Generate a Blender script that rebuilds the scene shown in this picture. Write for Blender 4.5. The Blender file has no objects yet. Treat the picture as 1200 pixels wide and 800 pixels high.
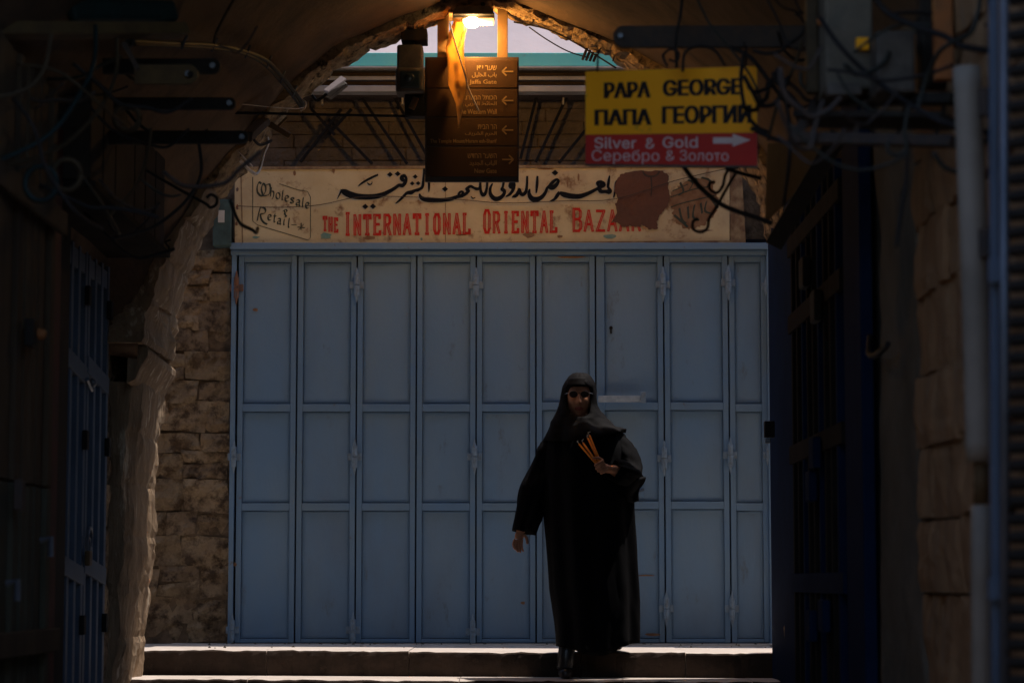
import bpy, bmesh, math, random, os
from mathutils import Vector, Matrix, noise
R = math.radians
S = bpy.context.scene
C = S.collection
random.seed(7)

# ------------------------------------------------------------------ camera
F = 2833.0                       # focal length in pixels of a 1200 px wide picture
TH = math.atan(280 / F)
EYE = Vector((0, 0, .37))
cd = bpy.data.cameras.new('camera'); cam = bpy.data.objects.new('camera', cd); C.objects.link(cam)
cam.location = EYE; cam.rotation_euler = (R(90) + TH, 0, 0)
cd.sensor_width = 36; cd.lens = 36 * F / 1200; cd.clip_start = .1; cd.clip_end = 500
cd.dof.use_dof = True; cd.dof.focus_distance = 13.4; cd.dof.aperture_fstop = 2.3
S.camera = cam
# ------------------------------------------------------------------ sky and sun
SUN_EL, SUN_AZ = 70, 67      # azimuth measured from +Y towards +X
w = bpy.data.worlds.new('World'); S.world = w; w.use_nodes = True
nt = w.node_tree; sky = nt.nodes.new('ShaderNodeTexSky'); sky.sky_type = 'NISHITA'; sky.sun_disc = False
sky.sun_elevation = R(SUN_EL); sky.sun_rotation = R(SUN_AZ)
nt.links.new(sky.outputs[0], nt.nodes['Background'].inputs[0]); nt.nodes['Background'].inputs[1].default_value = .15
ld = bpy.data.lights.new('sun', 'SUN'); ld.energy = 3.0; ld.angle = R(.5); ld.color = (1, .9, .82)
sun = bpy.data.objects.new('sun', ld); C.objects.link(sun); sun.location = (0, 14, 20)
sd = Vector((math.sin(R(SUN_AZ)) * math.cos(R(SUN_EL)), math.cos(R(SUN_AZ)) * math.cos(R(SUN_EL)), math.sin(R(SUN_EL))))
sun.rotation_euler = sd.to_track_quat('Z', 'Y').to_euler()
S.view_settings.view_transform = 'Standard'; S.view_settings.look = 'None'
S.view_settings.exposure = .9; S.view_settings.gamma = 1
S.cycles.max_bounces = 8; S.cycles.diffuse_bounces = 5; S.cycles.use_denoising = True
S.cycles.caustics_reflective = False; S.cycles.caustics_refractive = False
S.cycles.sample_clamp_indirect = 4

# ------------------------------------------------------------------ measuring
_c, _s = math.cos(TH), math.sin(TH)
def ray(px, py):
    u = (px - 600) / F; v = (400 - py) / F
    return Vector((u, _c - v * _s, _s + v * _c))
def P(px, py, Y):
    d = ray(px, py); return EYE + d * (Y / d.y)
def Q(px, py, X):
    d = ray(px, py); return EYE + d * (X / d.x)
PXM = lambda Y: Y / F                         # metres per pixel at depth Y

# ------------------------------------------------------------------ materials
def material(name, c1, c2=None, rough=.8, scale=6, bump=.0, bscale=None, metal=0, spots=None, stretch=(1, 1, 1), spec=.12, spot_at=(.62, .7), spot_scale=14, sheen=0, grime=None, bdist=.02):
    m = bpy.data.materials.new(name); m.use_nodes = True
    n = m.node_tree.nodes; l = m.node_tree.links; b = n['Principled BSDF']
    b.inputs['Roughness'].default_value = rough; b.inputs['Metallic'].default_value = metal
    b.inputs['Specular IOR Level'].default_value = spec
    if sheen: b.inputs['Sheen Weight'].default_value = sheen
    c2 = c2 or tuple(x * .7 for x in c1)
    tc = n.new('ShaderNodeNewGeometry'); mp = n.new('ShaderNodeMapping'); mp.inputs['Scale'].default_value = stretch
    l.new(tc.outputs['Position'], mp.inputs[0])
    def noi(sc, det=6, ro=.6):
        t = n.new('ShaderNodeTexNoise'); t.inputs['Scale'].default_value = sc; t.inputs['Detail'].default_value = det
        t.inputs['Roughness'].default_value = ro; l.new(mp.outputs[0], t.inputs['Vector']); return t
    def ramp(src, a, bb):
        r = n.new('ShaderNodeMapRange'); r.inputs[1].default_value = a; r.inputs[2].default_value = bb
        l.new(src, r.inputs[0]); return r.outputs[0]
    def mix(f, a, bb):
        x = n.new('ShaderNodeMix'); x.data_type = 'RGBA'; l.new(f, x.inputs[0])
        for i, v in ((6, a), (7, bb)):
            if isinstance(v, tuple): x.inputs[i].default_value = (*v, 1)
            else: l.new(v, x.inputs[i])
        return x.outputs[2]
    base = mix(ramp(noi(scale).outputs[0], .35, .65), c1, c2)
    if grime:
        base = mix(ramp(noi(scale * .35, 8, .7).outputs[0], .48, .72), base, grime)
    if spots:
        base = mix(ramp(noi(spot_scale, 9, .7).outputs[0], *spot_at), base, spots)
    l.new(base, b.inputs['Base Color'])
    if bump:
        bp = n.new('ShaderNodeBump'); bp.inputs['Strength'].default_value = bump; bp.inputs['Distance'].default_value = bdist
        l.new(noi(bscale or scale * 5, 10, .65).outputs[0], bp.inputs['Height']); l.new(bp.outputs[0], b.inputs['Normal'])
    return m
M = {}
M['blue'] = material('blue shutter paint', (.145, .243, .375), (.175, .257, .35), .6, 1.8, .10, 40, spots=(.12, .14, .15), spot_at=(.60, .74), spot_scale=5, grime=(.145, .195, .26), stretch=(1.6, 1, .6))
M['bluedark'] = material('worn blue rail paint', (.130, .220, .350), (.150, .230, .325), .55, 3, .08, 50, spots=(.14, .12, .11), spot_at=(.62, .70), spot_scale=18, grime=(.16, .22, .27))
M['hinge'] = material('grey blue hinge paint', (.19, .27, .36), (.15, .19, .23), .5, 40, .2, 90, spots=(.16, .11, .08), spot_at=(.62, .72), spot_scale=50, spec=.4)
M['boltmetal'] = material('worn pale bolt metal', (.36, .42, .48), (.26, .31, .36), .5, 30, .1, 60, spec=.4)
M['rust'] = material('rusted hinge iron', (.22, .09, .04), (.12, .1, .1), .8, 40, .3, 90)
M['stone'] = material('honey limestone', (.45, .33, .205), (.29, .205, .13), .95, 9, .9, 38, spots=(.10, .068, .045), spot_at=(.47, .62), spot_scale=11, bdist=.07)
M['stone2'] = material('brown limestone', (.33, .24, .155), (.21, .15, .10), .95, 8, .9, 34, spots=(.075, .052, .038), spot_at=(.46, .62), spot_scale=13, bdist=.07)
M['stone3'] = material('pale limestone', (.40, .30, .19), (.25, .18, .115), .95, 10, .9, 42, spots=(.12, .08, .05), spot_at=(.48, .62), spot_scale=9, bdist=.07)
M['mortar'] = material('crumbling mortar', (.21, .15, .10), (.09, .065, .045), 1, 14, .8, 50)
M['pier'] = material('weathered grooved limestone', (.35, .25, .16), (.20, .14, .09), .9, 9, 1.0, 22, spots=(.56, .46, .34), spot_at=(.56, .64), spot_scale=16, stretch=(1, 1, .16), bdist=.07)
M['arch'] = material('weathered arch stone', (.46, .32, .18), (.22, .145, .085), .9, 12, 1.0, 26, spots=(.06, .042, .03), spot_at=(.52, .62), spot_scale=13, bdist=.06)
M['plaster'] = material('smoky vault plaster', (.125, .08, .048), (.08, .053, .036), .95, 2.2, .5, 9, spots=(.04, .032, .027), spot_at=(.5, .75), spot_scale=2.4, bdist=.04)
M['wall'] = material('old plaster wall', (.15, .125, .095), (.095, .08, .06), .95, 2, .5, 18, spots=(.07, .07, .06), spot_at=(.5, .7), spot_scale=3)
M['brownstone'] = material('tooled brown stone', (.46, .26, .13), (.30, .17, .09), .95, 6, 1.0, 16, spots=(.28, .2, .14), spot_at=(.55, .7), spot_scale=10, stretch=(1, 2, .3), bdist=.06)
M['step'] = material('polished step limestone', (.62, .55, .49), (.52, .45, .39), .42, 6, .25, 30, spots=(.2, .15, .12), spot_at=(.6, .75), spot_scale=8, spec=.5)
M['riser'] = material('dark step riser', (.045, .030, .022), (.024, .017, .013), .9, 7, .5, 40, spots=(.08, .055, .04), spot_at=(.6, .75))
M['floor'] = material('dark paving stone', (.16, .13, .11), (.1, .08, .07), .6, 4, .3, 20)
M['board'] = material('cream painted board', (.56, .46, .28), (.46, .36, .21), .6, 3.4, .12, 30, spots=(.20, .11, .06), spot_at=(.555, .68), spot_scale=10, grime=(.38, .28, .18))
M['boardedge'] = material('worn board edge', (.30, .22, .13), (.14, .08, .05), .7, 14, .3, 40)
M['black'] = material('black sign paint', (.008, .009, .012), (.014, .014, .016), .9, 30, spec=.05)
M['halo'] = material('pale blue letter edging', (.33, .36, .34), (.38, .34, .27), .6, 12)
M['green'] = material('dark green lettering', (.035, .05, .04), (.06, .06, .045), .6, 20)
M['red'] = material('red sign lettering', (.50, .018, .012), (.38, .02, .015), .6, 14)
M['inline'] = material('pale letter inline', (.42, .2, .14), (.42, .28, .18), .6, 14)
M['patch'] = material('brown torn patch', (.13, .055, .035), (.10, .05, .035), .8, 6, .3, 30)
M['teal'] = material('teal smear', (.10, .22, .20), (.2, .25, .2), .7, 20)
M['brownmark'] = material('brown smear', (.17, .085, .045), (.24, .14, .08), .8, 20)
M['turq'] = material('turquoise beam paint', (.12, .52, .52), (.16, .55, .52), .5, 4, .1, 30, spots=(.2, .22, .2), spot_at=(.6, .75), spot_scale=10)
M['white'] = material('grubby whitewash', (.36, .30, .295), (.32, .27, .265), .8, 3, .15, 14, spots=(.2, .17, .15), spot_at=(.64, .70), spot_scale=12)
M['alu'] = material('grey awning metal', (.30, .29, .28), (.22, .21, .2), .45, 5, .05, 40, metal=.3)
M['wood'] = material('dark awning wood', (.055, .038, .03), (.035, .026, .022), .8, 6, .3, 40)
M['upper'] = material('sooty wall brick', (.13, .105, .085), (.085, .07, .06), .95, 8, .8, 40)
M['iron'] = material('black iron', (.012, .011, .010), (.02, .015, .012), .8, 20, .1, 60, spec=.15)
M['irondull'] = material('dull brown iron', (.06, .04, .03), (.035, .03, .028), .8, 20, .2, 60, spec=.2)
M['strap'] = material('brown strap metal', (.12, .072, .034), (.10, .06, .028), .5, 10)
M['dir'] = material('brown directory enamel', (.046, .024, .012), (.036, .019, .010), .55, 4, spec=.08)
M['dirframe'] = material('brown directory frame', (.05, .032, .022), (.04, .026, .02), .4, 10)
M['dirtext'] = material('pale directory print', (.21, .135, .065), (.18, .115, .055), .5, 20)
M['cloth'] = material('dirty yellow cloth', (.62, .45, .22), (.5, .34, .16), .9, 14, .3, 60)
M['lampbody'] = material('lamp housing', (.14, .11, .08), (.08, .06, .05), .5, 20)
M['lens'] = material('dark lens', (.02, .03, .035), (.03, .04, .045), .15, 20, spec=.4)
M['greycase'] = material('weathered grey casing', (.10, .085, .07), (.06, .05, .042), .6, 14, .1, 50)
M['yellow'] = material('yellow sign face', (.90, .37, .008), (.84, .34, .008), .45, 5, spots=(.3, .22, .03), spot_at=(.62, .75), spot_scale=6)
M['redface'] = material('red sign face', (.48, .03, .022), (.40, .028, .02), .45, 5)
M['signprint'] = material('pale pink print', (.62, .50, .47), (.55, .42, .40), .5, 10)
M['signblack'] = material('black sign print', (.012, .01, .01), (.018, .012, .01), .5, 10)
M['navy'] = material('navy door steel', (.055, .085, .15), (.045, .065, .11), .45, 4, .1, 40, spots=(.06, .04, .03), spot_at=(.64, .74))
M['slate'] = material('slate blue door paint', (.085, .11, .155), (.065, .085, .12), .5, 4, .1, 40, spots=(.22, .25, .3), spot_at=(.66, .74), spot_scale=16)
M['doordark'] = material('sooty brown door', (.03, .024, .019), (.02, .017, .015), .85, 6, .3, 40, spec=.1)
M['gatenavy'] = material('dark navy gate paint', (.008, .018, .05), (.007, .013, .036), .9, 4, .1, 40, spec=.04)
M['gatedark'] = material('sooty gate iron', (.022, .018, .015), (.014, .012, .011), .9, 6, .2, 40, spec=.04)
M['plank'] = material('weathered brown plank', (.07, .048, .028), (.04, .028, .018), .85, 5, .5, 30, stretch=(1, 1, .12))
M['plankg'] = material('greenish worn plank', (.065, .06, .04), (.04, .037, .026), .85, 5, .5, 30, stretch=(1, 1, .12))
M['pipe'] = material('dirty white pipe', (.22, .185, .15), (.15, .125, .10), .5, 3, .1, 20, spots=(.15, .13, .11), spot_at=(.6, .75), spot_scale=6)
M['steel'] = material('galvanised pole', (.13, .14, .165), (.09, .1, .12), .45, 5, metal=.6, spec=.4)
M['cable'] = material('black cable rubber', (.010, .009, .009), (.016, .013, .012), .7, 20, spec=.2)
M['cablegrey'] = material('grey green cable', (.032, .032, .026), (.022, .023, .02), .6, 20)
M['cableteal'] = material('teal cable', (.012, .026, .026), (.010, .018, .018), .6, 20)
M['cabletan'] = material('tan cable', (.05, .034, .018), (.035, .025, .015), .7, 20)
M['conduit'] = material('cream conduit', (.50, .42, .34), (.4, .33, .27), .45, 20, spec=.4)
M['tanplate'] = material('tan bracket plate', (.10, .065, .028), (.07, .046, .024), .7, 12)
M['robe'] = material('black robe cloth', (.0042, .0042, .005), (.003, .003, .0036), .8, 30, .10, 160, spec=.05)
M['scarf'] = material('black scarf cloth', (.0055, .005, .0055), (.004, .004, .0045), .75, 30, .06, 160, spec=.06)
M['skin'] = material('skin', (.38, .175, .098), (.33, .15, .085), .5, 18, .06, 90)
M['lips'] = material('lips', (.30, .075, .055), (.26, .065, .05), .45, 30)
M['candle'] = material('orange wax', (.80, .25, .035), (.72, .22, .03), .45, 20)
M['wick'] = material('pale wick', (.6, .55, .48), (.5, .45, .4), .8, 20)
M['shoe'] = material('black leather', (.012, .011, .011), (.016, .014, .014), .35, 20, spec=.4)
M['elec'] = material('blue green fuse box', (.06, .10, .10), (.04, .06, .06), .6, 10)
M['label'] = material('white label', (.5, .48, .44), (.4, .38, .35), .7, 10)
M['orange'] = material('faded orange plastic', (.30, .10, .03), (.2, .08, .03), .6, 10)
M['oldpaint'] = material('faded red door frame', (.09, .025, .018), (.05, .02, .016), .7, 6)
M['ochre'] = material('ochre panel', (.10, .06, .028), (.07, .042, .02), .8, 3, .2, 20)
def emissive(name, col, st):
    m = bpy.data.materials.new(name); m.use_nodes = True; b = m.node_tree.nodes['Principled BSDF']
    b.inputs['Base Color'].default_value = (.8, .7, .5, 1); b.inputs['Emission Color'].default_value = (*col, 1); b.inputs['Emission Strength'].default_value = st
    return m
M['glow'] = emissive('lit lamp glass', (1, .46, .10), 2.2)
M['bulb'] = emissive('lit bulb', (1, .74, .34), 30)
g = bpy.data.materials.new('tinted lens glass'); g.use_nodes = True; b = g.node_tree.nodes['Principled BSDF']
b.inputs['Base Color'].default_value = (.03, .015, .01, 1); b.inputs['Roughness'].default_value = .5; b.inputs['Specular IOR Level'].default_value = .08; b.inputs['Alpha'].default_value = 1
M['tint'] = g
_n = M['cloth'].node_tree.nodes; _l = M['cloth'].node_tree.links
_t = _n.new('ShaderNodeBsdfTranslucent'); _t.inputs[0].default_value = (.75, .52, .22, 1); _m = _n.new('ShaderNodeMixShader'); _m.inputs[0].default_value = .5
_l.new(_n['Principled BSDF'].outputs[0], _m.inputs[1]); _l.new(_t.outputs[0], _m.inputs[2]); _l.new(_m.outputs[0], _n['Material Output'].inputs[0])

# ------------------------------------------------------------------ object helpers
def tag(o, label=None, cat=None, group=None, kind=None):
    for k, v in (('label', label), ('category', cat), ('group', group), ('kind', kind)):
        if v: o[k] = v
    return o
def wloc(o):
    v = Vector((0, 0, 0))
    while o: v += o.location; o = o.parent
    return v
def thing(name, loc, label, cat, group=None):
    o = bpy.data.objects.new(name, None); C.objects.link(o); o.location = loc; o.empty_display_size = .1
    return tag(o, label, cat, group)
class MB:
    """collects vertices and faces in world coordinates"""
    def __init__(s): s.v = []; s.f = []
    def add(s, vs, fs):
        k = len(s.v); s.v += [Vector(x) for x in vs]; s.f += [tuple(i + k for i in f) for f in fs]; return s
    def box(s, a, b):
        x0, y0, z0 = a; x1, y1, z1 = b
        return s.add([(x0, y0, z0), (x1, y0, z0), (x1, y1, z0), (x0, y1, z0), (x0, y0, z1), (x1, y0, z1), (x1, y1, z1), (x0, y1, z1)],
                     [(0, 3, 2, 1), (4, 5, 6, 7), (0, 1, 5, 4), (1, 2, 6, 5), (2, 3, 7, 6), (3, 0, 4, 7)])
    def bar(s, a, b, w, t, up=(0, 1, 0)):
        a, b = Vector(a), Vector(b); d = (b - a).normalized(); u = Vector(up); x = d.cross(u)
        if x.length < 1e-4: x = d.cross(Vector((1, 0, 0)))
        x.normalize(); u = x.cross(d)
        vs = [p + x * w / 2 * i + u * t / 2 * j for p in (a, b) for i, j in ((-1, -1), (1, -1), (1, 1), (-1, 1))]
        return s.add(vs, [(0, 1, 2, 3), (7, 6, 5, 4), (0, 4, 5, 1), (1, 5, 6, 2), (2, 6, 7, 3), (3, 7, 4, 0)])
    def tube(s, pts, r, n=8, smooth=0, flat=1):
        pts = [Vector(p) for p in pts]
        if smooth: pts = spline(pts, smooth)
        rs = r if isinstance(r, (list, tuple)) else [r] * len(pts)
        if len(rs) != len(pts):
            rs = [rs[0] + (rs[-1] - rs[0]) * i / (len(pts) - 1) for i in range(len(pts))] if len(rs) == 2 else [lerp_list(rs, i / (len(pts) - 1)) for i in range(len(pts))]
        vs = []; prev = None
        for i, p in enumerate(pts):
            d = (pts[min(i + 1, len(pts) - 1)] - pts[max(i - 1, 0)]).normalized()
            if prev is None: prev = d.cross(Vector((0, 0, 1))) if abs(d.z) < .9 else d.cross(Vector((0, 1, 0)))
            x = (prev - d * prev.dot(d)).normalized(); prev = x; y = d.cross(x)
            vs += [p + (x * math.cos(2 * math.pi * k / n) + y * math.sin(2 * math.pi * k / n) * flat) * rs[i] for k in range(n)]
        fs = [(i * n + k, i * n + (k + 1) % n, (i + 1) * n + (k + 1) % n, (i + 1) * n + k) for i in range(len(pts) - 1) for k in range(n)]
        fs += [tuple(range(n))[::-1], tuple((len(pts) - 1) * n + k for k in range(n))]
        return s.add(vs, fs)
    def ball(s, c, r, n=10, sc=(1, 1, 1)):
        c = Vector(c); vs = [c + Vector((0, 0, r * sc[2]))]
        for i in range(1, n):
            a = math.pi * i / n
            vs += [c + Vector((r * sc[0] * math.sin(a) * math.cos(2 * math.pi * k / (2 * n)), r * sc[1] * math.sin(a) * math.sin(2 * math.pi * k / (2 * n)), r * sc[2] * math.cos(a))) for k in range(2 * n)]
        vs.append(c - Vector((0, 0, r * sc[2]))); m = 2 * n
        fs = [(0, 1 + k, 1 + (k + 1) % m) for k in range(m)]
        fs += [(1 + i * m + k, 1 + (i + 1) * m + k, 1 + (i + 1) * m + (k + 1) % m, 1 + i * m + (k + 1) % m) for i in range(n - 2) for k in range(m)]
        L = len(vs) - 1; fs += [(L, 1 + (n - 2) * m + (k + 1) % m, 1 + (n - 2) * m + k) for k in range(m)]
        return s.add(vs, fs)
    def plate(s, outline, off):
        """a flat outline (world points, in order) given thickness by the vector off"""
        n = len(outline); vs = [Vector(p) for p in outline] + [Vector(p) + Vector(off) for p in outline]
        return s.add(vs, [tuple(range(n)), tuple(range(2 * n - 1, n - 1, -1))] + [(i, i + n, (i + 1) % n + n, (i + 1) % n) for i in range(n)])
    def build(s, name, mat, parent=None, smooth=False, bevel=0, fix=True):
        o = bpy.data.objects.new(name, None)
        me = bpy.data.meshes.new(name); org = wloc(parent)
        me.from_pydata([v - org for v in s.v], [], s.f)
        if fix:
            bm = bmesh.new(); bm.from_mesh(me); bmesh.ops.recalc_face_normals(bm, faces=bm.faces); bm.to_mesh(me); bm.free()
        me.materials.append(M[mat] if isinstance(mat, str) else mat)
        if smooth: me.polygons.foreach_set('use_smooth', [True] * len(me.polygons))
        o = bpy.data.objects.new(name, me); C.objects.link(o); o.parent = parent
        if bevel:
            b = o.modifiers.new('b', 'BEVEL'); b.width = bevel; b.segments = 2; b.limit_method = 'ANGLE'
        return o
def lerp_list(l, t):
    x = t * (len(l) - 1); i = min(int(x), len(l) - 2); return l[i] + (l[i + 1] - l[i]) * (x - i)
def spline(p, n):
    out = []
    for i in range(len(p) - 1):
        a, b, c, d = p[max(i - 1, 0)], p[i], p[i + 1], p[min(i + 2, len(p) - 1)]
        for k in range(n):
            t = k / n
            out.append(.5 * ((2 * b) + (c - a) * t + (2 * a - 5 * b + 4 * c - d) * t * t + (3 * b - a - 3 * c + d) * t ** 3))
    out.append(p[-1]); return out
def fbm(p, s, o=3):
    return noise.fractal(Vector(p) * s, .6, 2.0, o)
def block(f, nu, nv, amp=.012, rnd=.012, ns=9, seed=0, stretch=(1, 1, 1)):
    """a stone: f(u, v, h) gives the world point, h metres out of the face; the face is a rough grid, its sides go back to h = -1"""
    mb = MB(); vs = []
    for j in range(nv + 1):
        for i in range(nu + 1):
            u, v = i / nu, j / nv
            p = f(u, v, 0); q = Vector((p.x * stretch[0], p.y * stretch[1], p.z * stretch[2]))
            e = min(u, 1 - u) * nu; g_ = min(v, 1 - v) * nv
            h = amp * fbm(q + Vector((seed * 3.1, 0, seed)), ns) - (rnd if e < .5 else 0) - (rnd if g_ < .5 else 0)
            vs.append(f(u, v, h))
    back = [f(u, v, -.06) for v in (0, 1) for u in (0, 1)]
    n = nu + 1; fs = [(j * n + i, j * n + i + 1, (j + 1) * n + i + 1, (j + 1) * n + i) for j in range(nv) for i in range(nu)]
    k = len(vs); vs += back
    fs.append(tuple([i for i in range(nu, -1, -1)] + [k, k + 1]))
    fs.append(tuple([nv * n + i for i in range(nu + 1)] + [k + 3, k + 2]))
    fs.append(tuple([j * n for j in range(nv + 1)] + [k + 2, k]))
    fs.append(tuple([j * n + nu for j in range(nv, -1, -1)] + [k + 1, k + 3]))
    mb.add(vs, fs); return mb
def flatblock(o, U, V, N, gap=.006, jit=.006, **kw):
    """stone on a plane: corner o, edges U and V, outward normal N"""
    o, U, V, N = Vector(o), Vector(U), Vector(V), Vector(N)
    lu, lv = U.length, V.length; J = [[random.uniform(-jit, jit) for _ in range(2)] for _ in range(4)]
    def f(u, v, h):
        a = gap / 2 / lu + u * (1 - gap / lu); b_ = gap / 2 / lv + v * (1 - gap / lv)
        w = ((1 - u) * (1 - v), u * (1 - v), (1 - u) * v, u * v)
        ju = sum(w[k] * J[k][0] for k in range(4)); jv = sum(w[k] * J[k][1] for k in range(4))
        return o + U * a + V * b_ + U.normalized() * ju + V.normalized() * jv + N * h
    nu = max(3, min(9, int(lu / .04))); nv = max(3, min(9, int(lv / .04)))
    return block(f, nu, nv, **kw)

# ------------------------------------------------------------------ lettering helpers
def font(fn):
    try: return bpy.data.fonts.load(os.path.join(bpy.utils.resource_path('LOCAL'), 'datafiles', 'fonts', fn))
    except Exception: return None
INTER = font('Inter.woff2')
def text_shape(body, fnt=None, bold=0.0, ext=0.0):
    c = bpy.data.curves.new('t', 'FONT'); c.body = body
    if fnt: c.font = fnt
    c.offset = bold; c.resolution_u = 3
    o = bpy.data.objects.new('t', c); C.objects.link(o); bpy.context.view_layer.update()
    me = bpy.data.meshes.new_from_object(o.evaluated_get(bpy.context.evaluated_depsgraph_get()))
    vs = [v.co.copy() for v in me.vertices]; fs = [tuple(p.vertices) for p in me.polygons]
    bpy.data.objects.remove(o); bpy.data.meshes.remove(me); bpy.data.curves.remove(c)
    return vs, fs
def put_text(body, mapf, box, name, mat, parent, fnt=None, bold=0.0, wide=0.0):
    """box = px0, px1, py_top, py_bottom of the ink"""
    vs, fs = text_shape(body, fnt, bold)
    x0 = min(v.x for v in vs); x1 = max(v.x for v in vs); y0 = min(v.y for v in vs); y1 = max(v.y for v in vs)
    pts = [mapf(box[0] + (v.x - x0) / (x1 - x0) * (box[1] - box[0]), box[3] + (v.y - y0) / (y1 - y0) * (box[2] - box[3])) for v in vs]
    mb = MB().add(pts, fs)
    for k, sh_ in enumerate((-wide, wide) if wide else ()):
        mb.add([mapf(box[0] + (v.x - x0) / (x1 - x0) * (box[1] - box[0]) + sh_, box[3] + (v.y - y0) / (y1 - y0) * (box[2] - box[3])) - Vector((0, .0003 * (k + 1), 0)) for v in vs], fs)
    return mb.build(name, mat, parent, fix=False)
def fat(pts, sm=4):
    """variable width stroke of (x, y, width) -> outline quads in 2D"""
    p = [Vector((a, b_, c)) for a, b_, c in pts]
    if sm and len(p) > 2: p = spline(p, sm)
    L, Rr = [], []
    for i, q in enumerate(p):
        d = (p[min(i + 1, len(p) - 1)] - p[max(i - 1, 0)]); d = Vector((d.x, d.y)).normalized() if d.length else Vector((1, 0))
        n = Vector((-d.y, d.x)); L.append((q.x + n.x * q.z / 2, q.y + n.y * q.z / 2)); Rr.append((q.x - n.x * q.z / 2, q.y - n.y * q.z / 2))
    return [(L[i], L[i + 1], Rr[i + 1], Rr[i]) for i in range(len(p) - 1)]
def nib(pts, w, ang=38, sm=3):
    p = spline([Vector((a, b_, 0)) for a, b_ in pts], sm) if len(pts) > 2 else [Vector((a, b_, 0)) for a, b_ in pts]
    n = Vector((math.cos(R(ang)), -math.sin(R(ang)), 0)) * w / 2; t = Vector((n.y, -n.x, 0)) * .42
    out = []
    for a, b_ in zip(p[:-1], p[1:]):
        for m in (n, t): out.append([(q.x, q.y) for q in (a + m, b_ + m, b_ - m, a - m)])
    return out

# ================================================================== THE SETTING
def struct(o): return tag(o, kind='structure')
YS = 14.5                        # shutter face
YA = 13.1                        # far face of the arch
ground = MB()
ground.add([(-60, -40, -1.30), (60, -40, -1.30), (60, 80, -1.30), (-60, 80, -1.30)], [(0, 1, 2, 3)])
struct(ground.build('ground', 'floor'))
# cross street landing and the steps down to the lane
def step(name, ztop, yfront, yback, xl, xr, slopes, seed):
    """one step of several worn slabs, front edge slightly wavy"""
    root = bpy.data.objects.new(name, None); C.objects.link(root); root.location = (0, yfront, ztop); struct(root)
    rnd = random.Random(seed); x = xl
    while x < xr - .05:
        L = min(rnd.uniform(.55, 1.15), xr - x)
        if xr - x - L < .3: L = xr - x
        n = max(4, int(L / .035)); mb = MB(); vs = []
        dz = rnd.uniform(-.004, .004)
        prof = ((0, -.26), (0, -.03), (.002, -.012), (.008, -.003), (.02, 0), (.12, .002), (.3, .001), (1, 0))
        for i in range(n + 1):
            xx = x + .002 + (L - .004) * i / n
            t = (xx - xl) / (xr - xl)
            ch = fbm((xx, yfront, seed), 7, 4) * .009 + fbm((xx, 3, seed), 24, 3) * .005
            wear = -.008 * max(0, fbm((xx, seed, 9), 2.5, 2))
            for d, z in prof:
                yy = yfront + slopes[0] * (1 - t) + (ch if d < .1 else 0) + (d if d < .5 else (yback - yfront - slopes[0] * (1 - t)))
                if d == .12: yy = yfront + slopes[0] * (1 - t) + .12
                rough = fbm((xx, z * 3, seed), 14, 3) * .008 if d == 0 and z < -.02 else 0
                vs.append((xx, yy + rough, ztop + dz * (1 if d < 1 else 0) + z + slopes[1] * t + (wear + ch * .5 if 0 < d < .1 else 0)))
        m = len(prof)
        mb.add(vs, [(i * m + k, (i + 1) * m + k, (i + 1) * m + k + 1, i * m + k + 1) for i in range(n) for k in range(m - 1)] +
               [tuple(range(m)), tuple(n * m + k for k in range(m - 1, -1, -1))])
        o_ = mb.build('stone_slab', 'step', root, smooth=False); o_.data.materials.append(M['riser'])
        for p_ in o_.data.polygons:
            if abs(p_.normal.y) > .6: p_.material_index = 1  # front faces take a far darker colour than the tread
        x += L
    return root
RZ = .137
step('landing_step', 0, 13.0, 14.56, -2.02, 1.52, (.22, -.014), 3)
for k in range(1, 9):
    step('step', -RZ * k, 13.0 - .42 * k, 13.0 - .42 * (k - 1) + .16, -2.2, 1.55, (.16 if k == 1 else .05, -.012 if k == 1 else 0), 10 + k)
land = MB()
land.box((-14, 13.12, -.3), (-2.024, 14.9, -.004)); land.box((1.524, 13.12, -.3), (14, 14.9, -.004))
struct(land.build('street_paving', 'step'))
struct(MB().box((-2.4, -8, -1.29), (1.8, 9.9, -1.24)).build('lane_floor', 'floor'))

# ---- arch profile (px, py on the plane y = YA), left foot -> apex -> right foot
LEFTP = [(166, 800), (172, 760), (177, 705), (183, 650), (185, 600), (186, 555), (190, 505), (193, 462)]
ARCH = [(208, 425), (208, 398), (214, 368), (220, 337), (233, 303), (248, 270), (263, 237), (284, 208), (302, 185), (320, 158), (340, 138), (360, 116), (382, 99),
        (400, 83), (424, 70), (445, 60), (470, 49), (498, 40), (525, 30), (548, 22), (568, 19), (590, 23), (615, 30), (645, 41), (680, 56), (727, 81), (765, 106),
        (805, 136), (843, 172), (866, 205), (882, 236), (893, 270), (900, 302), (903, 340)]
RIGHTP = [(903, 340), (904, 420), (905, 520), (906, 620), (907, 700), (908, 800)]
A2 = [P(x, y, YA) for x, y in ARCH]
def resample(pts, n):
    d = [0]
    for a, b_ in zip(pts[:-1], pts[1:]): d.append(d[-1] + (b_ - a).length)
    out = []
    for i in range(n + 1):
        t = d[-1] * i / n; k = 0
        while k < len(d) - 2 and d[k + 1] < t: k += 1
        out.append(pts[k].lerp(pts[k + 1], (t - d[k]) / max(1e-9, d[k + 1] - d[k])))
    return out
prof = resample(A2, 176); NP = len(prof) - 1
def nrm(i):
    t = prof[min(i + 1, NP)] - prof[max(i - 1, 0)]; return Vector((-t.z, 0, t.x)).normalized() * -1   # towards the opening
def near_y(s):       # how far towards the camera the stone ring reaches
    a = min(1, s / .33); b_ = min(1, (1 - s) / .33)
    return YA - (.30 + .85 * (1 - min(a, b_)) ** 1.5)
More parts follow.
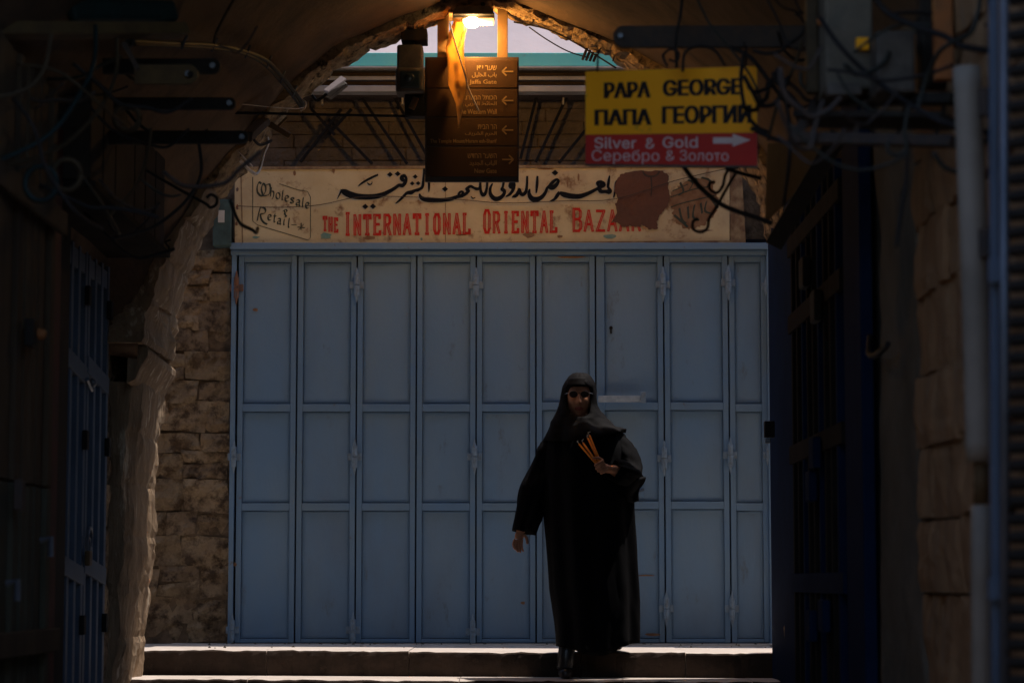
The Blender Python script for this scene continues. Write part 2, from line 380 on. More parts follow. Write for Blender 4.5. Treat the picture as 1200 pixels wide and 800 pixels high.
ar = thing('stone_arch', (-.13, YA, P(565, 19, YA).z), 'rough lamp-lit stone arch spanning the lane from the pier on the stepped side', 'arch')
ar['label'] = 'rough weathered stone arch spanning the lane over the steps'
nb = 22
for k in range(nb):
    i0 = k * NP // nb; i1 = (k + 1) * NP // nb; m = i1 - i0; mb = MB(); seed = k * 1.7
    rows = []; ny = 9
    for i in range(m + 1):
        idx = i0 + i; s = idx / NP; yn = near_y(s); nn = nrm(idx); p = prof[idx]
        shrink = .006 if i in (0, m) else 0
        row = []
        for j in range(ny + 1):
            y = YA + (yn - YA) * j / ny
            q = Vector((p.x, y, p.z)); h = .024 * fbm((q.x * 1.0, q.y * .6 + seed, q.z * 1.0), 5, 4) + .014 * fbm(q, 17, 3) - shrink * 2 - (.010 if j in (0, ny) else 0) - .008
            row.append(q + nn * h)
        # far face and near face folded outwards
        far = Vector((p.x, YA, p.z)) - nn * .30 + Vector((0, .01 * fbm((p.x, k, p.z), 8), 0)); nearp = Vector((p.x, yn, p.z)) - nn * (.07 + .25 * max(0, 1 - s / .3))
        rows.append([far] + row + [nearp])
    n = ny + 3
    mb.add([v for r in rows for v in r], [(i * n + j, (i + 1) * n + j, (i + 1) * n + j + 1, i * n + j + 1) for i in range(m) for j in range(n - 1)] +
           [tuple(range(n)), tuple(m * n + j for j in range(n))])
    mb.build('voussoir', 'pier' if k < 4 else 'arch', ar)
# ---- piers
def pier(pl, side, label, nblocks, mat, matc):
    foot = P(*pl[0], YA); root = thing('stone_pier', foot, label, 'pier')
    pts = resample([P(x, y, YA) for x, y in pl], nblocks * 8)
    for k in range(nblocks):
        mb = MB(); seg = pts[k * 8:k * 8 + 9]; m = 8; ny = 12; rows = []
        for i, p in enumerate(seg):
            row = []; sh = .007 if i in (0, m) else 0
            path = [(-side * .30, 0), (-side * .15, 0)] + [(0, -.78 * t / ny) for t in range(ny + 1)] + [(-side * .04, -.83), (-side * .12, -.85), (-side * .3, -.85)]
            for j, (dx, dy) in enumerate(path):
                q = Vector((p.x + dx, YA + dy, p.z))
                g1 = .018 * fbm((q.x * 2, q.y * 2.6, q.z * .8 + 3), 4, 4) + .014 * fbm((q.x, q.y * 1.6, q.z * .35), 15, 3)
                corner = .012 if j == 2 else 0
                q.x += side * (g1 - sh - corner); q.y += (g1 if (j < 2 or j > ny + 2) else 0)
                row.append(q)
            rows.append(row)
        n = len(rows[0])
        mb.add([v for r in rows for v in r], [(i * n + j, (i + 1) * n + j, (i + 1) * n + j + 1, i * n + j + 1) for i in range(m) for j in range(n - 1)] +
               [tuple(range(n)), tuple(m * n + j for j in range(n))])
        mb.build('stone', mat, root)
    return root
pl = pier(LEFTP, 1, 'grooved weathered limestone pier beside the pale stone steps, under a sloping impost', 6, 'pier', 'pier')
# impost block with a slanted top
imp = MB(); secs = []
for y in (YA + .015, YA - .3, YA - .6, YA - 1.0):
    dx = .0
    sec = [P(182, 470, YA), P(191, 466, YA), P(197, 455, YA), P(206, 441, YA), P(207, 434, YA), P(196, 424, YA), P(188, 420, YA), P(184, 418, YA)]
    secs.append([Vector((v.x + .004 * random.uniform(-1, 1), y, v.z + .006 * random.uniform(-1, 1) + (YA - y) * .02)) for v in sec])
n = 8
imp.add([v for s_ in secs for v in s_], [(i * n + j, (i + 1) * n + j, (i + 1) * n + (j + 1) % n, i * n + (j + 1) % n) for i in range(3) for j in range(n)] + [tuple(range(n)), tuple(3 * n + j for j in range(n))])
imp.build('impost', 'pier', pl, bevel=.006)
pr = pier(RIGHTP, -1, 'shadowed stone pier carrying the arch behind the navy steel gate', 6, 'arch', 'arch')
# ---- plaster vault running towards the camera, near end cut short to let daylight in
va = MB(); rows = []
ys = [None] + [12.0, 11.3, 10.5, 9.6, 8.6, 7.6, 7.3, 7.0]
for idx in range(0, NP + 1, 2):
    s = idx / NP; yn = near_y(s) + .05; nn = nrm(idx); p = prof[idx]; row = []
    for j, y in enumerate(ys):
        y = yn if y is None else min(y, yn - .04 * j)
        q = Vector((p.x, y, p.z)); row.append(q - nn * (.035 if j else .05) + nn * .03 * fbm(q, 1.3, 3) - nn * ((.26 * max(0, 1 - s / .3) + .05 * max(0, 1 - (1 - s) / .2)) if j else 0))
    rows.append(row)
n = len(ys)
va.add([v for r in rows for v in r], [(i * n + j, (i + 1) * n + j, (i + 1) * n + j + 1, i * n + j + 1) for i in range(len(rows) - 1) for j in range(n - 1)])
vo = va.build('vaulted_ceiling', 'plaster', smooth=True); struct(vo)
_pl = vo.data.polygons[len(vo.data.polygons) // 2]
md = vo.modifiers.new('s', 'SOLIDIFY'); md.thickness = .12; md.offset = -1 if _pl.normal.z < 0 else 1
# unseen slab added over the vault against sky leaks, low to light the shutter
ZS = P(565, 19, YA).z
mm = MB(); mm.box((-7, 7.0, ZS + .22), (7, YA - .30, ZS + .75)); mm.box((-7, YA - .299, ZS + .30), (7, YA - .02, ZS + .75))
tag(mm.build('sky_blocker', 'wall'), 'unseen plain slab over the stone vault, added to keep the sky out', 'roof')
for side, X in ((-1, -2.06), (1, 1.44)):
    pass
# spandrel wall facing the cross street, left and right of the arch
for nm, x0, x1, lab in (('spandrel_wall', -9, -2.2, 'rubble street wall running away beyond the weathered stone pier'), ('spandrel_wall', 1.75, 9, 'rubble street wall running away beyond the navy gate')):
    tag(MB().box((x0, YA - 1.0, -1.3), (x1, YA - .03, ZS + .6)).build(nm, 'stone2'), lab, 'wall')
sp = MB(); out = []
for idx in range(0, NP + 1, 4): out.append(prof[idx] - nrm(idx) * .25)
poly = [Vector((p.x, YA - .04, p.z)) for p in out] + [Vector((1.8, YA - .04, 1.2)), Vector((1.8, YA - .04, ZS + .6)), Vector((-2.25, YA - .04, ZS + .6)), Vector((-2.25, YA - .04, .9))]
bm = bmesh.new(); vs = [bm.verts.new(v) for v in poly]; bm.faces.new(vs); r_ = bmesh.ops.extrude_face_region(bm, geom=bm.faces[:])
bmesh.ops.translate(bm, verts=[v for v in r_['geom'] if isinstance(v, bmesh.types.BMVert)], vec=(0, -.22, 0)); bmesh.ops.triangulate(bm, faces=bm.faces)
me = bpy.data.meshes.new('arch_spandrel'); bm.to_mesh(me); bm.free(); me.materials.append(M['arch'])
so = bpy.data.objects.new('backing', me); C.objects.link(so); so.parent = ar; so.location = -ar.location

# ---- far street wall: rubble stones left of the shutter
wl = thing('stone_wall', (-2.0, YS + .02, 0), 'warm rough stone wall between the weathered pier and the blue shutter', 'wall')
XW = P(269, 520, YS).x
MB().box((-3.3, YS + .037, -.2), (XW, YS + .5, 2.22)).build('mortar_bed', 'mortar', wl)
rn = random.Random(5)
ye = [753, 728, 700, 664, 628, 600, 560, 528, 505, 470, 446, 412, 386, 350, 318, 292]
for a, b_ in zip(ye[:-1], ye[1:]):
    z0 = P(200, a, YS).z; z1 = P(200, b_, YS).z; x = -3.2 + rn.uniform(0, .2)
    while x < XW - .05:
        L = rn.uniform(.17, .42)
        if XW - x - L < .12: L = XW - x
        if x + L > P(120, 500, YS).x - .3:
            sub = [(z0, z1)] if (z1 - z0 < .15 or rn.random() < .8) else [(z0, (z0 + z1) / 2), ((z0 + z1) / 2, z1)]
            for q0, q1 in sub:
                flatblock((x, YS + .03 - rn.uniform(0, .015), q0), (L, 0, 0), (0, 0, q1 - q0), (0, -1, 0), gap=.003, jit=.016, amp=.022, rnd=.005, ns=9, seed=rn.random() * 9).build('stone', rn.choice(['stone', 'stone', 'stone2', 'stone3']), wl)
        x += L
tag(MB().box((-14, YS + .06, -.3), (-3.31, YS + .6, 3.4)).build('street_wall', 'stone2'), 'plain stone street front further along beyond the rough wall', 'wall')
# ---- wall over the shop sign, sooty bricks
up = thing('upper_wall', (0, YS + .06, P(600, 195, YS).z), 'sooty brick wall above the painted bazaar sign, under the metal awning', 'wall')
zt, zb = P(600, 78, YS).z, P(600, 200, YS).z
MB().box((-2.6, YS + .12, zb - 2.6), (3.4, YS + .5, zt + .05)).build('mortar_bed', 'mortar', up)
nr = 8
for r in range(nr):
    z0 = zb + (zt - zb) * r / nr; z1 = zb + (zt - zb) * (r + 1) / nr; x = -1.95 + (r % 2) * .12 - rn.random() * .05
    while x < 1.7:
        L = rn.uniform(.24, .38)
        flatblock((x, YS + .10 - rn.uniform(0, .006), z0), (L, 0, 0), (0, 0, z1 - z0), (0, -1, 0), gap=.005, jit=.003, amp=.008, rnd=.003, ns=9, seed=rn.random() * 9).build('brick', 'upper', up)
        x += L
tag(MB().box((1.62, YS + .02, -.3), (14, YS + .6, 3.4)).build('street_wall', 'stone2'), 'plain stone street front further along past the blue shutter', 'wall')

# ---- awning: turquoise beam, metal slats, black diagonal bars
aw = thing('shop_awning', (0, YS - .1, P(600, 78, YS).z), 'rolled metal shop awning with grey slats and diagonal black bars under a turquoise beam', 'awning')
ya = 14.3; xa0, xa1 = P(285, 90, ya).x, P(905, 90, ya).x
def hbox(y0p, y1p, Yf, Yb, nm, mat, parent, x0=xa0, x1=xa1, bev=.003):
    za, zb_ = P(600, y1p, Yf).z, P(600, y0p, Yf).z
    return MB().box((x0, Yf, za), (x1, Yb, zb_)).build(nm, mat, parent, bevel=bev)
hbox(62, 77.5, ya, ya + .3, 'beam', 'turq', aw)
hbox(77.7, 80.3, ya - .03, ya + .25, 'lip', 'alu', aw)
hbox(80.5, 89, ya + .10, ya + .3, 'roller_box', 'wood', aw)
hbox(89.2, 94, ya + .02, ya + .25, 'slat', 'alu', aw)
hbox(94.2, 100, ya + .07, ya + .25, 'slat', 'wood', aw)
hbox(100.2, 107.5, ya + .0, ya + .25, 'slat', 'alu', aw)
hbox(107.7, 112, ya + .1, ya + .25, 'slat', 'wood', aw)
for (x0, y0, x1, y1) in ((422, 112, 477, 192), (461, 112, 499, 180), (380, 163, 412, 128), (385, 140, 436, 192), (629, 112, 610, 186), (665, 112, 628, 190), (690, 148, 655, 191), (352, 190, 400, 128), (706, 112, 735, 190), (365, 128, 392, 158)):
    MB().bar(P(x0, y0, YS - .02), P(x1, y1, YS - .05), .017, .017).build('strut', 'black', aw)  # thin black bars along the dark diagonals on the brick wall
for x in range(330, 900, 47):
    if x % 2: MB().box((P(x, 118, YS).x, YS - .04, P(x, 124, YS).z), (P(x, 118, YS).x + .01, YS + .0, P(x, 112, YS).z)).build('clip', 'alu', aw)
# whitewashed roof slope above and behind the beam
rf = MB(); y0, z0 = 14.45, P(600, 66, 14.45).z
rf.add([(-4, y0, z0), (4, y0, z0), (4, y0 + 1.6, z0 + 1.3), (-4, y0 + 1.6, z0 + 1.3), (-4, y0 + .12, z0 - .05), (4, y0 + .12, z0 - .05), (4, y0 + 1.8, z0 + 1.2), (-4, y0 + 1.8, z0 + 1.2)],
       [(0, 1, 2, 3), (7, 6, 5, 4), (0, 4, 5, 1), (1, 5, 6, 2), (2, 6, 7, 3), (3, 7, 4, 0)])
tag(rf.build('roof_slope', 'white'), 'whitewashed sunlit roof slope just above the turquoise beam', 'roof')

# ================================================================== THE BLUE SHUTTER
sh = thing('folding_shutter', (P(585, 752, YS).x, YS, 0), 'wide blue metal folding shutter of nine panelled leaves closing the bazaar', 'shop shutter')
zt = P(585, 296, YS).z; zb = .004
x_l = P(269.5, 520, YS).x; x_r = P(900, 520, YS).x
MB().box((x_l, YS + .055, -.1), (x_r + .05, YS + .09, zt + .09)).build('backing_sheet', 'black', sh)
MB().box((x_l - .01, YS - .045, P(0, 293, YS).z), (x_r + .01, YS + .05, P(0, 285.5, YS).z)).build('top_rail', 'bluedark', sh, bevel=.004)
MB().box((x_l - .005, YS - .02, P(0, 299, YS).z), (x_r, YS + .05, P(0, 293.3, YS).z)).build('top_rail', 'bluedark', sh, bevel=.004)
seams = [278, 348, 418, 488, 558, 628, 698, 778, 854, 899.5]
sx = [P(s, 400, YS).x for s in seams]
MB().box((x_l, YS - .015, 0), (sx[0] - .008, YS + .05, zt - .012)).build('jamb', 'bluedark', sh, bevel=.004)
MB().box((x_r - .0, YS - .03, 0), (x_r + .05, YS + .05, zt + .05)).build('jamb', 'bluedark', sh, bevel=.004)
rows_r = [(307, 473), (482, 589), (598, 748)]
for k in range(9):
    a, b_ = sx[k] + .0045, sx[k + 1] - .0045; lf = bpy.data.objects.new('shutter_leaf', None); C.objects.link(lf); lf.parent = sh; lf.location = (a - sh.location.x, random.uniform(-.004, .004), 0)
    st = .032; yy = YS + lf.location.y
    dz = .0
    if k in (5, 6, 7): dz = .01
    fr = MB()
    ztl = zt - .016
    rails = [(zb, P(0, 748, YS).z), (P(0, 598, YS).z + dz, P(0, 589, YS).z + dz), (P(0, 482, YS).z + dz, P(0, 473, YS).z + dz), (P(0, 307, YS).z, ztl)]
    lx = a + st; rx = b_ - st
    if k == 6: lx = a + .05
    MB().box((a, yy, zb), (lx, yy + .04, ztl)).build('stile', 'bluedark', lf, bevel=.003)
    MB().box((rx, yy, zb), (b_, yy + .04, ztl)).build('stile', 'bluedark', lf, bevel=.003)
    for z0, z1 in rails:
        MB().box((lx + .0005, yy + .001, z0), (rx - .0005, yy + .04, z1)).build('rail', 'bluedark', lf, bevel=.003)
    zz = [r for r in rails]
    for q in range(3):
        z0, z1 = rails[q][1], rails[q + 1][0]; p = MB(); nx, nz = 6, 12; yb = yy + .020
        bow = random.uniform(-.005, .006)
        lx_, rx_ = lx + .0025, rx - .002; z0 += .003; z1 -= .002
        vs = [(lx_ + (rx_ - lx_) * i / nx, yb - bow * math.sin(math.pi * i / nx) * math.sin(math.pi * j / nz) - .004 * fbm((lx + i * .05, q, j * .08), 4), z0 + (z1 - z0) * j / nz) for j in range(nz + 1) for i in range(nx + 1)]
        p.add(vs, [(j * 7 + i, j * 7 + i + 1, (j + 1) * 7 + i + 1, (j + 1) * 7 + i) for j in range(nz) for i in range(nx)])
        p.build('panel', 'blue', lf, smooth=True)
        bd0 = MB()
        for (ax, az, bx, bz) in ((lx + .012, z0 + .008, lx + .012, z1 - .008), (rx - .012, z0 + .008, rx - .012, z1 - .008), (lx + .012, z0 + .008, rx - .012, z0 + .008), (lx + .012, z1 - .008, rx - .012, z1 - .008)):
            bd0.bar((ax, yb - .004, az), (bx, yb - .004, bz), .005, .006)
        bd0.build('bead_frame', 'bluedark', lf)
    if k == 0: pass
# welded bead round the first hinge line etc.
def hinge(px, py, mat='hinge', big=1.0):
    c = P(px, py, YS - .02); h = bpy.data.objects.new('hinge', None); C.objects.link(h); h.parent = sh; h.location = c - sh.location
    MB().tube([c + Vector((0, 0, -.052 * big)), c + Vector((0, 0, -.002))], .0135 * big, 10).build('knuckle', mat, h, smooth=False, bevel=.002)
    MB().tube([c + Vector((0, 0, .002)), c + Vector((0, 0, .052 * big))], .0135 * big, 10).build('knuckle', mat, h, bevel=.002)
    MB().tube([c + Vector((0, 0, .052 * big)), c + Vector((0, 0, .085 * big))], [.009 * big, .003], 8).build('pin', mat, h)
    MB().tube([c + Vector((0, 0, -.085 * big)), c + Vector((0, 0, -.052 * big))], [.003, .009 * big], 8).build('pin', mat, h)
    MB().box((c.x - .034 * big, c.y + .012, c.z - .02), (c.x + .034 * big, c.y + .024, c.z + .022)).build('hinge_leaf', mat, h, bevel=.002)
for x, y in ((418, 334), (415.5, 535), (413.5, 738), (558, 334), (556, 535), (554, 740), (777, 333), (778.5, 537), (781, 713), (853.5, 331), (856, 533), (858, 713)): hinge(x, y, big=1.25)
hinge(277, 337, 'rust', 1.2); hinge(274, 535, big=1.15); hinge(272, 738, big=1.15)
for x, y in ((897.5, 335), (899.5, 533)): hinge(x, y, big=.7)
# bolt bar, hasp, keyhole
b0, b1 = P(701, 471, YS - .03), P(756, 463.5, YS - .03)
MB().box((b0.x, YS - .045, b0.z), (b1.x, YS - .015, b1.z)).build('bolt_bar', 'boltmetal', sh, bevel=.004)
MB().box((b1.x - .028, YS - .06, b0.z - .006), (b1.x + .004, YS - .046, b1.z + .022)).build('hasp', 'hinge', sh, bevel=.004)
c = P(716, 384, YS + .012); MB().tube([c, c + Vector((0, .012, 0))], .011, 10).build('keyhole', 'iron', sh); MB().box((c.x - .005, c.y + .001, c.z - .035), (c.x + .005, c.y + .012, c.z)).build('keyhole', 'iron', sh)
c = P(748, 577, YS - .03); MB().tube([c + Vector((-.03, .03, 0)), c + Vector((0, 0, .01)), c + Vector((.03, .03, .02))], .009, 8, 4).build('handle', 'steel', sh)
MB().box((c.x - .035, YS + .0, c.z - .03), (c.x + .035, YS + .012, c.z + .03)).build('handle_plate', 'bluedark', sh, bevel=.003)
# scuffs
for x, y, w_, h_ in ((299, 363, 4, 2.4), (613, 706, 3.5, 2), (757, 674, 14, 1.1), (765, 743, 12, 2.2), (668, 301.5, 22, 1.4), (275, 661, 3, 3)):
    pp = [P(x + w_ * math.cos(t) * random.uniform(.6, 1), y + h_ * math.sin(t) * random.uniform(.6, 1), YS - (.003 if y > 740 or x < 280 or y < 302 else -.013)) for t in [i * math.pi / 4 for i in range(8)]]
    MB().plate(pp, (0, .0012, 0)).build('stain', 'brownmark', sh)
tag(MB().box((x_l - .03, YS - .12, -.03), (x_r + .06, YS + .0, -.0015)).build('sill', 'step', None), kind='structure')

# ================================================================== PAINTED BAZAAR SIGN
YB = YS - .03
sg = thing('shop_sign', P(565, 286, YB), 'long cream painted sign board with Arabic calligraphy and red capital letters above the blue shutter', 'sign')
def SB(px, py, e=0.0): return P(px, py, YB - e)
def quad(mb, pts, e, w=.0): mb.add([SB(x, y, e) for x, y in pts], [(0, 1, 2, 3)])
bo = MB(); c4 = [SB(275, 286), SB(855, 282.5), SB(855, 194), SB(275, 197)]
bo.plate([*c4], (0, .025, 0)); bo.build('board', 'board', sg, bevel=.002)
MB().plate([SB(272, 198.5, .008), SB(858, 195.5, .008), SB(858, 192.5, .008), SB(272, 195.5, .008)], (0, .034, 0)).build('trim', 'boardedge', sg)
MB().plate([SB(272, 288.5, .008), SB(858, 285, .008), SB(858, 281.8, .008), SB(272, 285.4, .008)], (0, .034, 0)).build('trim', 'boardedge', sg)
MB().plate([SB(856, 285, .0), SB(874, 284, .0), SB(869, 196, .0), SB(855.4, 196, .0)], (0, .02, 0)).build('end_panel', 'boardedge', sg)
MB().plate([SB(283.5, 285, .002), SB(285, 285, .002), SB(283, 199, .002), SB(281.5, 199, .002)], (0, .0015, 0)).build('seam', 'boardedge', sg)
for xx in (391 + 120, 560): pass
MB().plate([SB(521.5, 284, .0015), SB(522.5, 284, .0015), SB(522.5, 197, .0015), SB(521.5, 197, .0015)], (0, .001, 0)).build('seam', 'boardedge', sg)
# long wire sagging across the board
tag(MB().tube([P(279, 241.5, YB - .02), P(330, 243, YB - .02), P(375, 240, YB - .02), P(420, 231, YB - .02), P(470, 230.5, YB - .02), P(540, 234, YB - .02), P(590, 238, YB - .02), P(660, 235.5, YB - .02), P(722, 233, YB - .02), P(790, 212, YB - .02), P(850, 198, YB - .02)], .0024, 5, 4).build('wire', 'irondull'),
    'thin wire sagging across the face of the painted bazaar sign', 'wire')
r1 = lambda pts: [(380 + x / 10, 190 + y / 10, w_ / 7.9 + .25) for x, y, w_ in pts]
r2 = lambda pts: [(490 + x / 10, 190 + y / 10, w_ / 7.9 + .25) for x, y, w_ in pts]
r3 = lambda pts: [(600 + x * .1083, 190 + y * .1083, w_ * .137 + .25) for x, y, w_ in pts]
def dia(x, y, s): return (x, y, s)
words = [
 ([r1([(154, 430, 4), (185, 368, 14), (207, 322, 22)]),
   r1([(200, 330, 26), (240, 352, 56), (300, 380, 60), (380, 400, 54), (480, 408, 50), (580, 405, 46), (660, 388, 42), (740, 355, 36), (820, 310, 30), (875, 272, 30), (915, 275, 34), (950, 240, 30), (960, 190, 24), (935, 158, 28), (908, 185, 40), (925, 212, 34), (955, 215, 24)]),
   r1([(400, 280, 8), (450, 240, 17), (520, 200, 20), (590, 165, 18), (632, 148, 15)]), r1([(505, 240, 7), (525, 262, 11), (555, 255, 8), (560, 228, 5)])],
  [r1([dia(770, 145, 55), dia(860, 137, 55), dia(480, 520, 58), dia(570, 518, 58)])]),
 ([r1([(835, 485, 6), (880, 450, 18), (930, 400, 24), (970, 362, 28), (1020, 355, 38), (1060, 335, 26), (1090, 328, 30), (1120, 315, 26), (1150, 290, 26), (1160, 230, 24), (1165, 165, 20), (1172, 60, 16)])],
  [r1([dia(1065, 170, 48), dia(1030, 250, 45), dia(1100, 248, 45)])]),
 ([r2([(115, 60, 12), (125, 100, 22), (128, 280, 20), (125, 350, 6)])], []),
 ([r2([(15, 370, 12), (32, 412, 30), (80, 438, 40), (180, 448, 38), (290, 445, 36), (380, 432, 34), (450, 408, 30), (510, 392, 32), (528, 355, 20), (502, 345, 18), (475, 375, 22), (495, 402, 26), (550, 378, 26), (592, 335, 28), (565, 318, 26), (612, 285, 26), (650, 300, 24), (690, 315, 28), (722, 300, 24), (730, 235, 20), (732, 150, 14)]),
   r2([(620, 400, 7), (640, 425, 10), (670, 415, 7)]), r2([(728, 240, 18), (735, 340, 26), (760, 385, 34), (790, 360, 28), (805, 300, 22), (810, 240, 20), (812, 120, 16)])],
  [r2([dia(315, 315, 58)])]),
 ([r2([(872, 250, 12), (845, 310, 24), (850, 380, 34), (900, 430, 42), (960, 420, 38), (1005, 375, 30), (1008, 335, 34), (982, 320, 30), (992, 290, 20), (1002, 230, 20), (1005, 120, 14)])], []),
 ([r2([(1025, 405, 8), (1070, 380, 24), (1110, 330, 28), (1125, 270, 28), (1105, 240, 40), (1085, 280, 44), (1115, 302, 34)])], []),
 ([r2([(1100, 408, 12), (1150, 395, 26), (1185, 340, 24)]), r3([(10, 370, 14), (50, 350, 24), (80, 290, 20), (90, 330, 28), (112, 350, 32), (145, 330, 28), (160, 270, 22), (165, 150, 16)])], []),
 ([r3([(276, 150, 14), (270, 250, 24), (262, 335, 10)])], []),
 ([r3([(192, 290, 10), (185, 340, 30), (210, 390, 42), (260, 405, 44), (320, 380, 34), (360, 330, 26), (388, 272, 24), (432, 278, 38), (475, 250, 34), (502, 205, 24), (478, 190, 22), (430, 228, 28), (392, 282, 28)])], [r3([dia(465, 115, 58)])]),
 ([r3([(410, 425, 8), (460, 400, 22), (490, 360, 30), (515, 322, 22)]),
   r3([(515, 328, 22), (560, 350, 44), (640, 368, 44), (730, 370, 40), (820, 340, 32), (900, 300, 26), (945, 272, 26), (922, 228, 24), (958, 218, 34), (992, 245, 40), (950, 272, 34), (958, 315, 34), (1010, 318, 28), (1052, 320, 42), (1068, 305, 20), (1040, 270, 22), (1046, 210, 22), (1057, 145, 10)])], []),
 ([r3([(1100, 385, 8), (1120, 290, 22), (1130, 220, 22), (1165, 180, 10)])], []),
]
_e = 0
for strokes, dots in words:
    for off, mat, e0, wa in (((-.9, .9), 'halo', .0012, .35), ((0, 0), 'black', .0028, 0)):
        for s_ in strokes:
            mb = MB(); e = e0 + _e
            for qd in fat([(x + off[0], y + off[1], w_ + wa) for x, y, w_ in s_]):
                quad(mb, [(x, y) for x, y in qd], e); e += .000008
            mb.build('calligraphy_stroke' if mat == 'black' else 'stroke_edging', mat, sg, fix=False)
        for dl in dots:
            for x, y, s_ in dl:
                x += off[0]; y += off[1]; h = s_ / 2 + wa / 2; mb = MB()
                quad(mb, [(x - h, y), (x, y + h * .85), (x + h, y + .2), (x + .2, y - h * .85)], e0 + .0003)
                mb.build('calligraphy_dot' if mat == 'black' else 'dot_edging', mat, sg, fix=False)
    _e = (_e + .00012) % .0006
# red condensed capitals
GL = {
 'T': [[(0, 1), (1, 1)], [(.5, 1), (.5, 0)], [(0, 1), (0, .84)], [(1, 1), (1, .84)], [(.3, 0), (.7, 0)]],
 'H': [[(.08, 0), (.08, 1)], [(.92, 0), (.92, 1)], [(.08, .5), (.92, .5)]],
 'E': [[(.1, 0), (.1, 1)], [(0, 1), (.9, 1)], [(.1, .52), (.75, .52)], [(0, 0), (.95, 0)], [(.9, 1), (.9, .85)], [(.95, 0), (.95, .15)]],
 'I': [[(.5, 0), (.5, 1)], [(.15, 1), (.85, 1)], [(.15, 0), (.85, 0)]],
 'N': [[(.08, 0), (.08, 1)], [(.08, 1), (.92, 0)], [(.92, 0), (.92, 1)]],
 'R': [[(.1, 0), (.1, 1)], [(.1, 1), (.7, 1), (.92, .88), (.92, .62), (.7, .5), (.1, .5)], [(.55, .5), (.98, 0)]],
 'A': [[(.0, 0), (.5, 1), (1, 0)], [(.2, .33), (.8, .33)]],
 'O': [[(.1, .2), (.1, .8), (.3, 1), (.7, 1), (.9, .8), (.9, .2), (.7, 0), (.3, 0), (.1, .2)]],
 'L': [[(.1, 1), (.1, 0)], [(0, 0), (.95, 0)], [(.95, 0), (.95, .18)], [(0, 1), (.3, 1)]],
 'B': [[(.1, 0), (.1, 1)], [(.1, 1), (.7, 1), (.88, .88), (.88, .64), (.7, .53), (.1, .53)], [(.7, .53), (.92, .4), (.92, .12), (.7, 0), (.1, 0)]],
 'Z': [[(.05, 1), (.95, 1)], [(.95, 1), (.05, 0)], [(.05, 0), (.95, 0)]]}
def glyph(ch, x, w_, yb_, yt_, sw, tilt=0):
    mb = MB(); ml = MB(); e = .003
    for st in GL[ch]:
        pts = [(x + sw / 2 + a * (w_ - sw), yb_ - sw / 2 - b_ * (yb_ - yt_ - sw) + tilt * a) for a, b_ in st]
        for (ax, ay), (bx, by) in zip(pts[:-1], pts[1:]):
            d = Vector((bx - ax, by - ay)); d = d.normalized() * sw * .42; ax2, ay2, bx2, by2 = ax - d.x, ay - d.y, bx + d.x, by + d.y
            for qd in fat([(ax2, ay2, sw), (bx2, by2, sw)], 0): quad(mb, qd, e); e += .00003
            if abs(by - ay) > 6:
                for qd in fat([(ax, ay, sw * .17), (bx, by, sw * .17)], 0): quad(ml, qd, .0042 + e * .01)
    o = mb.build('letter', 'red', sg, fix=False)
    if ml.f: ml.build('letter_inline', 'inline', o, fix=False)
def word(s_, x0, x1, yb_, yt_, first=1.0, sw=2.6, skew=0):
    n = len(s_); pitch = (x1 - x0) / n; x = x0
    for i, ch in enumerate(s_):
        w_ = pitch * (.5 if ch == 'I' else .88); yy = yb_ + skew * (x - x0)
        glyph(ch, x + (pitch * .2 if ch == 'I' else 0), w_ if i or first == 1 else w_ * 1.05, yy, (yt_ - (2.5 if i == 0 and first > 1 else 0)) + skew * (x - x0), sw); x += pitch
word('THE', 378, 397.5, 271, 253, 1, 2.3, .14)
word('INTERNATIONAL', 402, 553.5, 276.5, 251, 1.1, 3.2, -.012)
word('ORIENTAL', 565.5, 655, 274, 247.5, 1.1, 3.1, -.012)
word('BAZAAR', 670, 753, 272, 246, 1.1, 3.0, -.012)
# blackletter panel
z5 = lambda pts: [(270 + x / 8.89, 195 + y / 8.89) for x, y in pts]
TX = {'h': [[(.15, 1.5), (.12, .1)], [(.12, .8), (.5, 1), (.88, .78), (.85, .1), (.55, -.3)]],
 'o': [[(.5, 1), (.1, .78), (.1, .22), (.5, 0)], [(.5, 1), (.92, .78), (.9, .22), (.5, 0)]],
 'l': [[(.4, 1.5), (.35, .15), (.75, -.02)]], 'e': [[(.9, .12), (.5, 0), (.1, .25), (.12, .78), (.5, 1), (.9, .72), (.2, .42)]],
 's': [[(.95, .85), (.5, 1), (.15, .75), (.85, .32), (.5, 0), (.05, .15)]], 'a': [[(.15, .82), (.5, 1), (.88, .8), (.85, .12), (1.1, 0)], [(.85, .58), (.35, .5), (.1, .25), (.4, 0), (.85, .22)]],
 't': [[(.5, 1.4), (.42, .15), (.8, -.02)], [(.1, 1), (.9, 1)]], 'i': [[(.45, 1), (.4, .15), (.75, -.02)], [(.42, 1.35), (.52, 1.3)]],
 'W': [[(.12, 1.0), (.02, .6), (.08, .2), (.28, 0)], [(.12, 1.0), (.3, .9)], [(.42, .98), (.34, .5), (.5, .02), (.28, 0)], [(.42, .98), (.62, .8), (.66, .4), (.5, .02)], [(.62, .85), (.9, 1.02), (1.0, .6), (.9, .2), (.5, .02)]],
 'R': [[(.25, 1.0), (.12, .5), (.05, 0)], [(.2, .95), (.6, 1.0), (.85, .82), (.7, .6), (.3, .52)], [(.3, .52), (.45, .2), (.75, 0), (1.15, -.08)]]}
